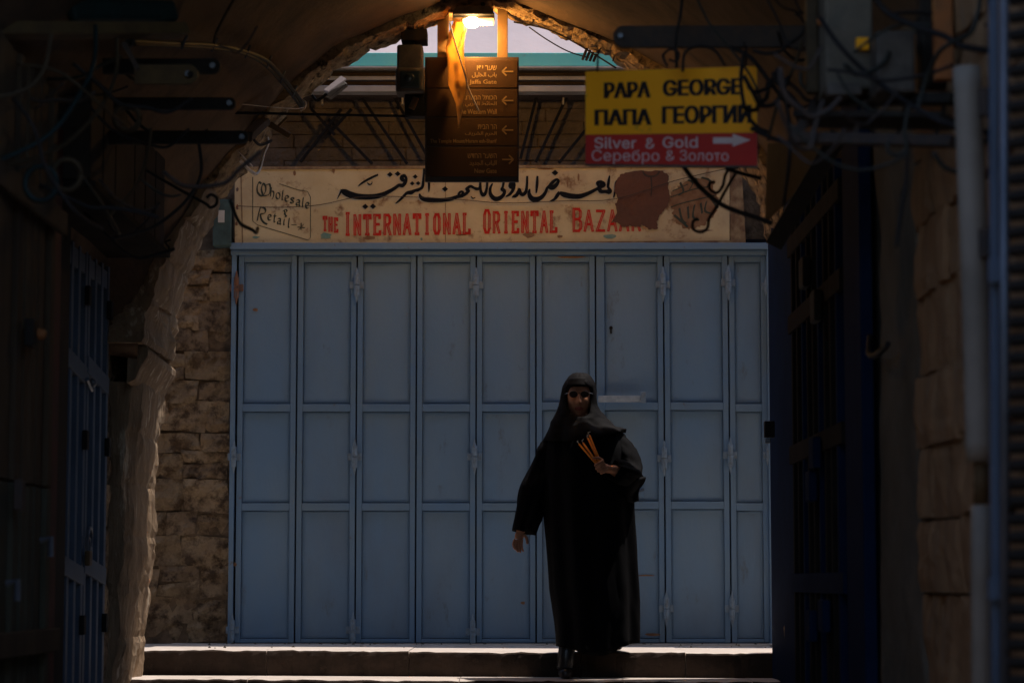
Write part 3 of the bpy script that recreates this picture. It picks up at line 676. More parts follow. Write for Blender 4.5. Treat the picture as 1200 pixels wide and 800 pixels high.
def text_bl(items, slope):
    for ch, x0, x1, yb_, h in items:
        for k_, st in enumerate(TX[ch]):
            pts = [(x0 + (x1 - x0) * a + .10 * h * b_, yb_ - h * b_ + slope * (x1 - x0) * a) for a, b_ in st]
            mb = MB(); e = .002 + .0003 * k_
            for qd in nib(z5(pts), 2.5 if ch in 'WR' else 2.05, 42): quad(mb, qd, e); e += .000005
            mb.build('blackletter_stroke', 'green', sg, fix=False)
text_bl([('W', 268, 408, 292, 135), ('h', 412, 452, 318, 66), ('o', 470, 514, 334, 66), ('l', 530, 550, 346, 66), ('e', 564, 606, 360, 62), ('s', 618, 662, 380, 60), ('a', 678, 722, 402, 60), ('l', 742, 762, 418, 64), ('e', 778, 818, 432, 62)], .25)
text_bl([('R', 275, 370, 565, 150), ('e', 385, 425, 556, 60), ('t', 440, 472, 574, 60), ('a', 484, 522, 596, 60), ('i', 545, 568, 606, 60), ('l', 594, 618, 632, 64)], .25)
for s_ in ([(545, 470), (575, 448), (590, 470), (560, 490), (588, 520)], [(560, 455), (580, 530)], [(738, 590), (735, 660)], [(700, 632), (775, 640)], [(708, 665), (765, 600)]):
    mb = MB(); e = .002
    for qd in nib(z5(s_), 1.7): quad(mb, qd, e); e += .00001
    mb.build('blackletter_stroke', 'green', sg, fix=False)
mb = MB()
for line in ([(232, 112), (232, 570), (285, 612), (806, 768), (834, 742), (834, 320), (804, 262), (700, 245), (510, 182)], [(634, 608), (690, 610)]):
    for qd in fat([(a, b_, .8) for a, b_ in z5(line)], 0): quad(mb, qd, .002)
mb.build('panel_border_line', 'green', sg, fix=False)
# torn brown patch with an anchor-like mark, faded emblem beside it
pts = [(722, 212), (727, 205), (735, 201.5), (756, 200), (777, 200.5), (784, 206), (783, 218), (785.5, 232), (781, 243), (773, 252), (770, 260), (771, 268), (760, 268.5), (752, 263), (750, 266), (738, 265), (730, 266.5), (722, 260), (716, 261), (723, 250), (721, 240), (724, 232), (720, 224)]
def ragged(pts, n=5, a=.8):
    out = []
    for i, p in enumerate(pts):
        q = pts[(i + 1) % len(pts)]
        for k in range(n): out.append((p[0] + (q[0] - p[0]) * k / n + random.uniform(-a, a), p[1] + (q[1] - p[1]) * k / n + random.uniform(-a, a)))
    return out
MB().plate([SB(x, y, .0062) for x, y in ragged(pts)], (0, .001, 0)).build('torn_patch', 'patch', sg)
for s_ in ([(753, 200, 1.6), (756, 205, 2.2), (763, 207, 2.4), (770, 205, 2.2), (773, 200, 1.6)], [(763, 206, 2), (763.5, 218, 1.6), (763, 230, 1)]):
    mb = MB()
    for qd in fat(s_, 3): quad(mb, qd, .0068)
    mb.build('painted_mark', 'irondull', sg, fix=False)
em = [(786, 226), (800, 214), (822, 208), (838, 211), (836, 222), (842, 240), (836, 256), (822, 266), (806, 270), (792, 260), (788, 246), (781, 240)]
MB().plate([SB(x, y, .0012) for x, y in ragged(em, 6, 2.2)], (0, .001, 0)).build('faded_emblem', 'brownmark', sg)
for s_ in ([(788, 224), (806, 216)], [(786, 231), (812, 222), (830, 219)], [(797, 214), (801, 224), (795, 229)], [(806, 211), (812, 214), (808, 222)], [(815, 209), (818, 220)], [(822, 208), (832, 212), (828, 220)],
           [(786, 243), (800, 238), (838, 229)], [(796, 244), (799, 257), (804, 262)], [(806, 242), (807, 256)], [(814, 240), (812, 254), (819, 258)], [(821, 238), (823, 250)], [(828, 236), (826, 247), (833, 250)], [(790, 252), (806, 266)], [(833, 232), (841, 244)]):
    mb = MB(); e = .003
    for qd in nib(s_, 2.8): quad(mb, qd, e); e += .00003
    mb.build('emblem_stroke', 'green', sg, fix=False)
for (x, y, a, b_, mt) in ((382, 277, 9, 5, 'teal'), (433, 278.5, 9, 2.6, 'brownmark'), (541, 275, 8, 1.6, 'brownmark'), (620, 275, 8, 5, 'brownmark'), (715, 277, 11, 3.4, 'teal'), (494, 280, 2, 2, 'teal'), (300, 278, 5, 2, 'teal'), (656, 277, 4, 2, 'brownmark'), (391, 200, 2, 5, 'brownmark'), (345, 203, 2, 4, 'brownmark'), (665, 214, 1.2, 7, 'brownmark'), (678, 208, 1.5, 6, 'brownmark'), (278, 222, 2, 3, 'rust'), (278, 243, 2, 4, 'rust'), (277, 262, 2, 3, 'rust'), (640, 198, 14, 1.2, 'brownmark'), (826, 270, 12, 1, 'rust')):
    MB().plate([SB(x + a * math.cos(t * .628) * random.uniform(.55, 1), y + b_ * math.sin(t * .628) * random.uniform(.55, 1), .0014) for t in range(10)], (0, .0008, 0)).build('stain', mt, sg)
# fuse box left of the sign
fb = thing('fuse_box', P(262, 290, YS - .05), 'small blue green fuse box with a white label at the end of the bazaar sign', 'fuse box')
MB().box((P(251, 290, YS).x, YS - .08, P(0, 290, YS).z), (P(272, 290, YS).x, YS + .03, P(0, 236, YS).z)).build('case', 'elec', fb, bevel=.005)
MB().box((P(255, 290, YS - .09).x, YS - .087, P(0, 263, YS).z), (P(262.5, 290, YS - .09).x, YS - .0805, P(0, 249, YS).z)).build('paper_label', 'label', fb)

# ================================================================== LAMP, DIRECTORY, CLOTH UNDER THE ARCH
YD = 12.95
dr = thing('directory_sign', P(553, 213, YD), 'brown hanging direction board with arrows to Jaffa Gate, Western Wall and the Temple Mount', 'sign')
def D(px, py, e=0.0): return P(px, py, YD - e)
MB().plate([D(498, 213, .0), D(608, 213, .0), D(608, 67, .0), D(498, 67, .0)], (0, .03, 0)).build('back_frame', 'dirframe', dr, bevel=.003)
for a, b_ in ((70.5, 103), (104.5, 137), (138.5, 171), (172.5, 207)):
    MB().plate([D(500, b_, .006), D(606.5, b_, .006), D(606.5, a, .006), D(500, a, .006)], (0, .005, 0)).build('panel', 'dir', dr, bevel=.0015)
for x0, x1 in ((512.5, 526), (583, 595)):
    MB().box((P(x0, 60, YD).x, YD + .005, P(0, 72, YD).z), (P(x1, 60, YD).x, YD + .028, P(0, 10, YD).z + .05)).build('hanging_strap', 'strap', dr, bevel=.002)
def arrow(cx, cy, L, s, fl):
    for pts in ([(cx - L / 2, cy, 1.7), (cx + L / 2, cy, 1.7)], [(cx - fl * L / 2 + fl * s, cy - s, 1.7), (cx - fl * L / 2, cy, 1.7)], [(cx - fl * L / 2 + fl * s, cy + s, 1.7), (cx - fl * L / 2, cy, 1.7)]):
        mb = MB()
        for qd in fat(pts, 0): mb.add([D(x, y, .0075 + .0002 * pts[0][1] % .001) for x, y in qd], [(0, 1, 2, 3)])
        mb.build('arrow_stroke', 'dirtext', dr, fix=False)
AR = {'ا': (0xFE8D, 0xFE8E), 'ب': (0xFE8F, 0xFE90, 0xFE91, 0xFE92), 'ح': (0xFEA1, 0xFEA2, 0xFEA3, 0xFEA4), 'خ': (0xFEA5, 0xFEA6, 0xFEA7, 0xFEA8), 'ج': (0xFE9D, 0xFE9E, 0xFE9F, 0xFEA0),
      'د': (0xFEA9, 0xFEAA), 'ر': (0xFEAD, 0xFEAE), 'ش': (0xFEB5, 0xFEB6, 0xFEB7, 0xFEB8), 'ط': (0xFEC1, 0xFEC2, 0xFEC3, 0xFEC4), 'غ': (0xFECD, 0xFECE, 0xFECF, 0xFED0), 'ف': (0xFED1, 0xFED2, 0xFED3, 0xFED4),
      'ل': (0xFEDD, 0xFEDE, 0xFEDF, 0xFEE0), 'م': (0xFEE1, 0xFEE2, 0xFEE3, 0xFEE4), 'ي': (0xFEF1, 0xFEF2, 0xFEF3, 0xFEF4), 'ئ': (0xFE89, 0xFE8A, 0xFE8B, 0xFE8C)}
def arabic(s_):
    out = ''
    for wd in s_.split(' '):
        for i, ch in enumerate(wd):
            pv = i > 0 and wd[i - 1] in AR and len(AR[wd[i - 1]]) == 4; nx = i < len(wd) - 1
            f = AR[ch]; k = (1 if pv else 0) if len(f) == 2 else ((3 if nx else 1) if pv else (2 if nx else 0)); out += chr(f[k])
        out += ' '
    return out.strip()[::-1]
DT = [('שער יפו', 559, 582, 77, 82.5), ('*باب الخليل', 553, 582, 85, 91.5), ('Jaffa Gate', 550, 582, 93.5, 100),
      ('הכותל המערבי', 543, 582, 111, 117), ('*الحائط الغربي', 545, 582, 119, 126), ('The Western Wall', 537, 582, 128, 134),
      ('הר הבית', 560, 582, 146, 151.5), ('*الحرم الشريف', 545, 582, 154, 160.5), ('The Temple Mount/Haram esh-Sharif', 504, 582, 163, 169),
      ('השער החדש', 548, 582, 180, 185.5), ('*الباب الجديد', 550, 582, 188, 195), ('New Gate', 556, 582, 197.5, 203)]
for t, x0, x1, y0, y1 in DT:
    s_ = arabic(t[1:]) if t[0] == '*' else (t[::-1] if ord(t[0]) > 0x500 else t)
    put_text(s_, lambda x, y: D(x, y, .0072), (x0, x1, y0, y1), 'text_line', 'dirtext', dr, bold=.012)
for y, fl in ((84, 1), (118, 1), (152.5, 1), (187, -1)): arrow(595, y, 13, 5, fl)

# lit lamp
lp = thing('arch_lamp', P(555, 5, YD - .12), 'lit orange lamp in a shallow housing at the crown of the stone arch', 'lamp')
c = P(555, 27, YD - .15)
MB().plate([c + Vector((-.115, -.05, .035)), c + Vector((.115, -.05, .035)), c + Vector((.09, -.04, .085)), c + Vector((-.09, -.04, .085))], (0, .17, 0)).build('housing', 'lampbody', lp, bevel=.006)
MB().bar(c + Vector((-.11, .03, .03)), c + Vector((.11, .03, .03)), .012, .10).build('rim', 'lampbody', lp)
MB().box(c + Vector((-.06, -.03, .004)), c + Vector((.11, .09, .02))).build('glass', 'glow', lp, bevel=.008)
MB().ball(c + Vector((-.008, -.03, -.006)), .036, 8, (1.15, .8, .9)).build('bulb', 'bulb', lp, smooth=True)
MB().tube([c + Vector((.05, .03, .08)), c + Vector((.05, .05, .2))], .012, 8).build('stem', 'iron', lp)
pt = bpy.data.lights.new('lamp_light', 'POINT'); pt.energy = 12; pt.color = (1, .50, .13); pt.shadow_soft_size = .035
po = bpy.data.objects.new('lamp_light', pt); C.objects.link(po); po.parent = lp; po.location = c + Vector((0, .082, -.05)) - lp.location

# draped cloth
cl = MB(); nx, nz = 14, 30; ctr = [(540, 24), (536, 40), (533, 58), (535, 78), (537, 100), (539, 122), (538, 150)]; wd = [12, 20, 24, 20, 21, 8, .8]
vs = []
for j in range(nz + 1):
    t = j / nz; cx_, cy_ = [lerp_list([q[k] for q in ctr], t) for k in (0, 1)]; w_ = lerp_list(wd, t)
    for i in range(nx + 1):
        u = i / nx - .5; x = cx_ + u * w_ + 2 * math.sin(t * 9 + u * 3) * (1 - t)
        vs.append(P(x, cy_ + 4 * math.sin(u * 7 + t * 4) * (1 - t), YD - .085 - .17 * u * (1 - t * .5) - .03 * math.sin(u * 9 + t * 5) * (1 - t) - .02 * fbm((x * .05, cy_ * .04, 1), 1.4)))
cl.add(vs, [(j * (nx + 1) + i, j * (nx + 1) + i + 1, (j + 1) * (nx + 1) + i + 1, (j + 1) * (nx + 1) + i) for j in range(nz) for i in range(nx)])
co = cl.build('hanging_cloth', 'cloth', smooth=True, fix=False); tag(co, 'crumpled yellowish cloth hanging from the lamp over the brown direction board', 'cloth')
md = co.modifiers.new('s', 'SOLIDIFY'); md.thickness = .003
tag(MB().tube([P(527, 26, YD - .16), P(533, 50, YD - .17), P(541, 75, YD - .17), P(546, 92, YD - .16), P(549, 104, YD - .15), P(561, 130, YD - .13)], .0042, 6, 4).build('cord', 'conduit'), 'pale cord slanting down over the hanging cloth and direction board', 'cord')

# floodlight / camera housing left of the directory
hs = thing('lantern', P(481, 135, YD), 'weathered grey boxy lantern hanging from a black bracket beside the direction board', 'lantern')
def pbox(x0, x1, y0, y1, Yn, Yf, nm, mat, par, bev=.004):
    a = P(x0, y1, Yn); b_ = P(x1, y0, Yn); return MB().box((a.x, Yn, a.z), (b_.x, Yf, b_.z)).build(nm, mat, par, bevel=bev)
pbox(470, 500.5, 34, 47.5, YD - .05, YD + .1, 'bracket', 'iron', hs)
pbox(492, 496.5, 18, 36, YD, YD + .02, 'hanger', 'iron', hs)
pbox(465, 495.5, 52, 84, YD - .06, YD + .10, 'housing', 'greycase', hs, .012)
pbox(463.5, 497.5, 79, 107.5, YD - .075, YD + .10, 'lens_frame', 'greycase', hs, .014)
pbox(469, 492, 83, 103, YD - .08, YD - .07, 'lens', 'lens', hs, .008)
cc = P(480, 91, YD - .083); MB().ball(cc, .026, 8, (1, .3, 1)).build('reflector', 'lens', hs, smooth=True)
pbox(474, 486, 47, 53, YD - .02, YD + .06, 'neck', 'iron', hs)
pbox(474, 498, 108.5, 136, YD - .0, YD + .1, 'junction_box', 'iron', hs, .006)
MB().bar(P(482, 128, YD - .006), P(488, 114, YD - .006), .035, .02).build('cap', 'strap', hs, bevel=.006)
# small flood lamp on the arch edge
fl = thing('flood_lamp', P(392, 100, YA), 'small unlit white flood lamp tilted on the lamp-lit edge of the arch', 'flood lamp')
a = [P(374, 108, 13.0), P(379, 112, 13.0), P(405, 94, 13.0), P(401, 90, 13.0)]
MB().plate([P(379, 110, 13.2), P(387, 114, 13.2), P(407, 98, 13.22), P(400, 93, 13.24)], (0, .08, 0)).build('case', 'greycase', fl, bevel=.004)
MB().plate([P(379, 107.5, 13.16), P(384.5, 109.5, 13.14), P(406, 94.5, 13.14), P(399.5, 91, 13.17)], (0, .004, .012)).build('glass', 'white', fl, bevel=.003)
MB().tube([P(383, 110, 13.03), P(372, 118, 13.05), P(366, 112, 13.08)], .008, 6, 4).build('bracket', 'iron', fl)

# ================================================================== CABLES, PIPES AND HOOKS ALONG THE VAULT
def cable(pts, r, mat, label, cat='cable', name='cable', group=None, n=7, sm=5):
    """pts: (px, py, depth)"""
    return tag(MB().tube([P(*p) for p in pts], r * .62, n, sm).build(name, mat, smooth=True), label, cat, group)
def zprof(x):
    for a, b_ in zip(prof[:-1], prof[1:]):
        if a.x <= x <= b_.x: return a.z + (b_.z - a.z) * (x - a.x) / max(1e-6, b_.x - a.x)
    return -9
def OV(px, py, back=.03):
    d = ray(px, py); Y = 7.0
    while Y < 13.0:
        p = EYE + d * (Y / d.y)
        if p.z > zprof(p.x): break
        Y += .01
    return P(px, py, Y - back)
o = thing('cable_bundle', P(300, 68, 11.9), 'grey green bundle of cables clipped to the vault and running down to the arch edge', 'cable bundle')
MB().tube([OV(*p) for p in ((150, 48), (200, 51), (250, 53), (285, 60), (312, 71), (330, 90), (345, 108), (356, 124))], .011, 8, 5).build('cable', 'cablegrey', o, smooth=True)
MB().tube([OV(x, y, .05) for x, y in ((150, 52), (210, 54), (252, 57), (288, 64), (310, 76), (328, 95), (343, 113), (354, 128))], .008, 6, 5).build('cable', 'cable', o, smooth=True)
for x, y in ((158, 48), (217, 51), (252, 54), (291, 62), (316, 74), (332, 91), (346, 108)):
    c = OV(x, y, .05); MB().tube([c + Vector((-.012, -.02, -.03)), c + Vector((.0, -.03, 0)), c + Vector((.01, -.01, .03))], .006, 6, 3).build('clip', 'steel', o)
tag(MB().tube([OV(x, y, .04) for x, y in ((276, -3), (266, 14), (254, 38), (250, 55))], .007, 7, 5).build('cable', 'cabletan', smooth=True), 'thin tan cable dropping from the vault onto the clipped bundle', 'cable')
cable([(356, 126, 12.8), (345, 127.5, 12.7), (310, 125, 12.4), (280, 122, 12.2), (240, 121, 12)], .0035, 'conduit', 'pale thin wire running back from the arch edge above the black rod', 'wire', 'wire')
cable([(352, 130, 12.85), (357, 127, 12.86), (358, 120, 12.88), (352, 116, 12.9)], .009, 'conduit', 'pale curled cable end on the arch edge', n=6)
cable([(262, 170, 12.6), (277, 184, 12.75), (292, 199, 12.85), (300, 204, 12.9), (305, 196, 12.95), (309, 180, 12.98), (314, 168, 13.0), (312, 158, 13.0)], .014, 'conduit', 'cream conduit pipe bent in an elbow at the top corner of the bazaar sign', 'pipe', 'conduit')
cable([(268, 168, 12.6), (283, 182, 12.75), (296, 195, 12.88)], .007, 'conduit', 'thin pale cable running along the cream elbow pipe')
cable([(158, 131.5, 12.0), (240, 131.5, 12.1), (360, 134, 12.6), (520, 137, 13.1)], .012, 'black', 'long black iron rod crossing under the arch behind the direction board', 'rod', 'iron_rod')
# retracted awning arms, upper left
def arm(x0, x1, y0, y1, Y, mat, label, group='folding awning arms by the dark left doors'):
    o = thing('awning_arm', P((x0 + x1) / 2, y1, Y), label, 'awning arm', group)
    pts = []; h = (y1 - y0) / 2; cy_ = (y0 + y1) / 2
    for k in range(9): a_ = -math.pi / 2 + math.pi * k / 8; pts.append(P(x1 - h + h * math.cos(a_), cy_ - h * math.sin(a_), Y))
    pts += [P(x0, y0, Y), P(x0, y1, Y)]
    MB().plate(pts, (0, .03, 0)).build('flat_bar', mat, o, bevel=.002)
    c = P(x1 - h, cy_, Y - .003); MB().tube([c, c + Vector((0, -.012, 0))], .012, 8).build('bolt', 'steel', o)
    return o
arm(120, 258, 68.5, 86, 9.6, 'iron', 'uppermost black awning arm lying behind the tan plate')
arm(133, 276, 114, 128, 9.9, 'iron', 'slim black awning arm between the tan plate and the thick lowest arm')
arm(112, 291, 153, 168, 10.2, 'iron', 'thick lowest black awning arm reaching to the arch edge')
o = arm(157, 232, 75.5, 98.5, 9.3, 'tanplate', 'tan bracket plate with a dark hole in front of the uppermost arm')
MB().tube([P(223, 87, 9.29), P(223, 87, 9.28)], .013, 10).build('hole', 'iron', o)
arm(718 - 8, 940, 30, 55, 8.9, 'irondull', 'brown flat awning arm above the yellow Papa George sign', None)
bb = bpy.data.objects['awning_arm.004']
# flip that last arm: rounded end on its left
for ch in list(bb.children): bpy.data.objects.remove(ch)
h = 12.5; pts = [P(731 + h * math.cos(math.pi / 2 + math.pi * k / 8), 42.5 - h * math.sin(math.pi / 2 + math.pi * k / 8), 8.9) for k in range(9)] + [P(945, 55, 8.9), P(945, 30, 8.9)]
MB().plate(pts, (0, .03, 0)).build('flat_bar', 'irondull', bb, bevel=.002)
c = P(727, 42.5, 8.89); MB().tube([c, c + Vector((0, -.01, 0))], .010, 8).build('bolt', 'steel', bb)
o = thing('wall_bracket', P(320, 150, 12.6), 'rusty lit bracket clamped to the arch edge at the end of the thick awning arm', 'bracket')
MB().bar(P(290, 160, 12.3), P(312, 140, 12.9), .05, .05).build('clamp', 'irondull', o, bevel=.004)
MB().bar(P(308, 141, 12.9), P(340, 160, 12.92), .032, .02).build('tongue', 'strap', o, bevel=.004)
MB().bar(P(322, 152, 12.92), P(336, 138, 12.95), .012, .012).build('rod', 'strap', o)
MB().tube([P(297, 163, 12.5), P(305, 170, 12.7), P(318, 165, 12.85)], .008, 6, 4).build('hook', 'iron', o)
cable([(172, 200, 10.4), (205, 219, 10.4), (240, 238, 10.4), (246, 243, 10.4), (253, 240, 10.4), (254, 232, 10.4), (247, 228, 10.4), (242, 232, 10.4)], .011, 'iron', 'black rod ending in a curled hook beside the arch stones', 'hook', 'iron_hook')
cable([(196, 296, 11.6), (198, 290, 11.6), (194, 284, 11.6), (200, 281, 11.6)], .008, 'iron', 'tiny black hook on the face of the weathered pier', 'hook', 'iron_hook')
cable([(233, 168, 10.0), (236, 200, 10.0), (226, 225, 10.0), (205, 248, 10.0), (175, 268, 10.0), (130, 280, 9.8)], .012, 'cable', 'black cable looping down from the thick awning arm to the dark door')
cable([(137, 45, 9), (137, 80, 9), (125, 115, 8.9), (98, 150, 8.8), (60, 178, 8.6), (0, 196, 8.4), (-30, 200, 8.3)], .013, 'cabletan', 'tan cable hanging in a wide loop past the ring coil')
cable([(112, 30, 8.7), (110, 75, 8.6), (88, 120, 8.4), (55, 160, 8.3), (0, 188, 8.2), (-30, 196, 8.1)], .014, 'cableteal', 'teal cable hanging in a wide loop left of the tan one')
cable([(177, 150, 9.6), (172, 185, 9.6), (158, 220, 9.6), (125, 256, 9.5)], .011, 'cabletan', 'short tan cable drooping below the thick awning arm')
cable([(60, 40, 8), (52, 80, 8), (30, 105, 7.9), (-20, 118, 7.8)], .012, 'cabletan', 'brown cable near the ceiling beam at the picture corner')
cable([(15, 115, 8), (40, 150, 8), (55, 200, 8), (90, 250, 8), (120, 268, 8.2)], .010, 'cable', 'black cable falling behind the teal loop')
cable([(20, 75, 8.2), (70, 85, 8.2), (120, 125, 8.3), (150, 150, 8.6)], .009, 'cabletan', 'thin brown cable crossing behind both wide loops')
cable([(95, 205, 8.7), (120, 240, 8.8), (140, 275, 9)], .009, 'cablegrey', 'grey cable slanting down onto the dark door head')
cable([(165, 210, 9.3), (185, 225, 9.3), (200, 230, 9.3), (212, 228, 9.3)], .008, 'cablegrey', 'short grey cable stub near the curled hook')
rc = MB()
for k, rr in enumerate((.052, .047)):
    rc.tube([P(149, 139, 9.2) + Vector((rr * math.cos(t * math.pi / 8), -.012 * k, rr * math.sin(t * math.pi / 8))) for t in range(17)], .008, 6)
tag(rc.build('ring', 'cabletan', smooth=True), 'small tan ring coil hanging between the awning arms', 'ring')
for nm, cx_, cy_, Y, rr in (('ring', 78, 205, 8.3, .05), ('ring', 48, 215, 8.2, .055)):
    tag(MB().tube([P(cx_, cy_, Y) + Vector((rr * math.cos(t * math.pi / 8), 0, rr * 1.1 * math.sin(t * math.pi / 8))) for t in range(17)], .010, 6).build('ring', 'cableteal' if cx_ < 60 else 'cabletan', smooth=True), 'teal metal ring hanging among the cables' if cx_ < 60 else 'tan metal ring hanging beside the teal one', 'ring')
# beams under the ceiling, upper left
tag(MB().bar(P(-30, 36, 8.4), P(215, 36, 9.4), .05, .06).build('timber_beam', 'tanplate', bevel=.004), 'brown timber beam high across the passage over the hanging loops', 'beam')
tag(MB().bar(P(80, 12, 9.0), P(205, 14, 9.4), .09, .05).build('folded_tarpaulin', 'cableteal', bevel=.02), 'dark teal tarpaulin folded above the timber beam', 'tarpaulin')
tag(MB().bar(P(145, 50, 9.1), P(162, 82, 9.1), .018, .018).build('bracket_strut', 'irondull'), 'short brown strut holding the tan plate', 'strut')

# ================================================================== PAPA GEORGE SIGN
pg = thing('shop_sign', P(787, 195, 8.9), 'yellow and red metal sign reading Papa George in Latin and Cyrillic', 'sign')
_o, _a, _b = P(686, 193, 9.05), P(888, 193, 8.75), P(686, 85, 9.05)
_n = (_a - _o).cross(_b - _o).normalized()
if _n.y > 0: _n = -_n
def PG(px, py, e=0.0):
    t = (px - 686) / 202
    d = ray(px, py + (3.5 - 7 * t) * (1 - (py - 80) / 114) + (t - .5) * 2 * (py - 80) / 114)
    return EYE + d * ((_o - EYE).dot(_n) / d.dot(_n)) + _n * e
MB().plate([PG(686, 195.5), PG(888, 195.5), PG(888, 80.5), PG(686, 80.5)], (0, .012, 0)).build('sheet', 'greycase', pg)
MB().plate([PG(686.5, 157.5, .002), PG(887.5, 156, .002), PG(887.5, 81, .002), PG(686.5, 81, .002)], (0, .0015, 0)).build('yellow_panel', 'yellow', pg)
MB().plate([PG(686.5, 193, .002), PG(887.5, 193, .002), PG(887.5, 156.3, .002), PG(686.5, 157.8, .002)], (0, .0015, 0)).build('red_panel', 'redface', pg)
mp = lambda x, y: PG(x, y, .0032)
put_text('PAPA', mp, (709, 762, 95, 114), 'text_line', 'signblack', pg, INTER, .012, 1.15)
put_text('GEORGE', mp, (778, 869, 94, 113), 'text_line', 'signblack', pg, INTER, .012, 1.15)
put_text('ПАПА', mp, (698, 763, 127.5, 146.5), 'text_line', 'signblack', pg, INTER, .012, 1.15)
put_text('ГЕОРГИИ', mp, (777, 880, 124.5, 145.5), 'text_line', 'signblack', pg, INTER, .012, 1.15)
put_text('Silver', mp, (697, 746, 161, 174.5), 'text_line', 'signprint', pg, INTER, .006)
put_text('&', mp, (757, 768, 162, 174.5), 'text_line', 'signprint', pg, INTER, .006)
put_text('Gold', mp, (777, 818, 160.5, 173.5), 'text_line', 'signprint', pg, INTER, .006)
put_text('Серебро', mp, (694, 773, 176, 193), 'text_line', 'signprint', pg, INTER, -.004)
put_text('&', mp, (781, 791, 176.5, 188.5), 'text_line', 'signprint', pg, INTER, -.004)
put_text('Золото', mp, (797, 854, 176, 188.5), 'text_line', 'signprint', pg, INTER, -.004)
MB().add([mp(x, y) for x, y in ((836, 161.5), (859, 161.5), (859, 157.5), (880, 164.5), (859, 172), (859, 168.5), (836, 168.5))], [(0, 6, 5, 4, 3, 2, 1)]).build('arrow', 'signprint', pg, fix=False)
for x in (700, 874): MB().tube([P(x, 84, 8.85), P(x + 1, 60, 8.88), P(x - 2, 50, 8.9)], .004, 6).build('hanging_wire', 'iron', pg)
cable([(800, -8, 8.8), (797, 20, 8.8), (792, 45, 8.8), (793, 80, 8.8)], .010, 'cable', 'black cable dropping from the vault onto the yellow sign')
cable([(782, 78, 8.75), (777, 66, 8.75), (785, 58, 8.75), (795, 62, 8.75), (793, 72, 8.75), (784, 70, 8.75)], .008, 'cable', 'black cable knot above the letters of the yellow sign')
cable([(800, 84, 8.75), (803, 62, 8.75), (820, 54, 8.75), (838, 60, 8.75), (850, 78, 8.75)], .009, 'cable', 'black cable arching over the top edge of the yellow sign')
cable([(815, -5, 8.7), (824, 14, 8.7), (833, 30, 8.7), (860, 62, 8.7), (880, 90, 8.7), (892, 118, 8.7)], .008, 'cablegrey', 'thin grey cable slanting behind the brown arm to the sign corner')
cable([(872, 60, 8.6), (868, 95, 8.6), (874, 130, 8.6), (886, 148, 8.6), (900, 155, 8.6)], .012, 'cable', 'thick black cable crossing the end of the yellow sign')
cable([(855, 55, 8.7), (880, 68, 8.7), (905, 100, 8.6), (925, 125, 8.5)], .014, 'cable', 'heavy black cable leaving the sign corner towards the shelf bracket')
cable([(800, 193, 9.2), (812, 210, 9.2), (830, 228, 9.2), (852, 243, 9.2), (890, 256, 9.2), (905, 262, 9.2)], .016, 'cable', 'thick black cable sagging in front of the faded emblem')
cable([(866, 196, 9.4), (856, 198, 9.4), (850, 205, 9.4), (847, 218, 9.4), (840, 226, 9.4), (832, 222, 9.4), (832, 215, 9.4), (838, 213, 9.4)], .010, 'iron', 'black open hook hanging beside the thick sagging cable', 'hook', 'iron_hook')
cable([(864, 200, 9.5), (852, 220, 9.5), (840, 242, 9.5), (831, 256, 9.5), (829, 267, 9.5), (822, 272, 9.5), (813, 269, 9.5), (812, 260, 9.5), (818, 256, 9.5)], .010, 'iron', 'longer black hook with a round eye over the painted board end', 'hook', 'iron_hook')
cable([(850, 197, 9.3), (868, 203, 9.3), (892, 209, 9.3)], .013, 'cable', 'short black cable running from under the sign to the navy gate')
# insulator and loops on the lit right flank of the arch
o = thing('insulator', P(688, 68, 13.0), 'black ribbed insulator with wires on the lamp-lit flank of the arch', 'insulator')
for k in range(4): MB().tube([P(684 + k * 4, 63 + k * 1.5, 13.0), P(686.5 + k * 4, 64 + k * 1.5, 13.0)], .036 - .004 * k, 10).build('disc', 'irondull', o)
cable([(620, 32, 12.98), (640, 46, 12.98), (665, 60, 12.98), (690, 68, 12.98)], .006, 'cable', 'black wire from the lamp strap to the ribbed insulator', 'wire', 'wire')
cable([(602, 26, 12.98), (640, 34, 12.98), (670, 48, 12.97), (700, 66, 12.95), (722, 80, 12.9)], .008, 'cable', 'black cable following the lit arch edge', n=6)
cable([(700, 66, 12.9), (704, 57, 12.88), (712, 56, 12.88), (720, 62, 12.88), (718, 72, 12.88)], .006, 'iron', 'small black wire loop beside the ribbed insulator', 'wire', 'wire')

# ================================================================== LEFT SIDE OF THE PASSAGE
XL = -2.03
lw = thing('passage_wall', (XL, 11.6, -1.0), 'dark stone passage wall between the slate blue door and the weathered pier', 'wall')
MB().box((XL - .6, 12.03, -1.3), (XL - .05, 13.05, 2.6)).build('mortar_bed', 'mortar', lw)
z = -.35; rr_ = random.Random(11)
while z < 1.95:
    h = rr_.uniform(.19, .30); y = 12.05
    while y < 12.98:
        L = rr_.uniform(.3, .5); L = min(L, 13.0 - y)
        if L > .06: flatblock((XL - .0 - rr_.uniform(0, .02), y, z), (0, L, 0), (0, 0, h), (1, 0, 0), gap=.012, amp=.02, ns=7, seed=rr_.random() * 9).build('stone', rr_.choice(['stone2', 'stone']), lw)
        y += L
    z += h
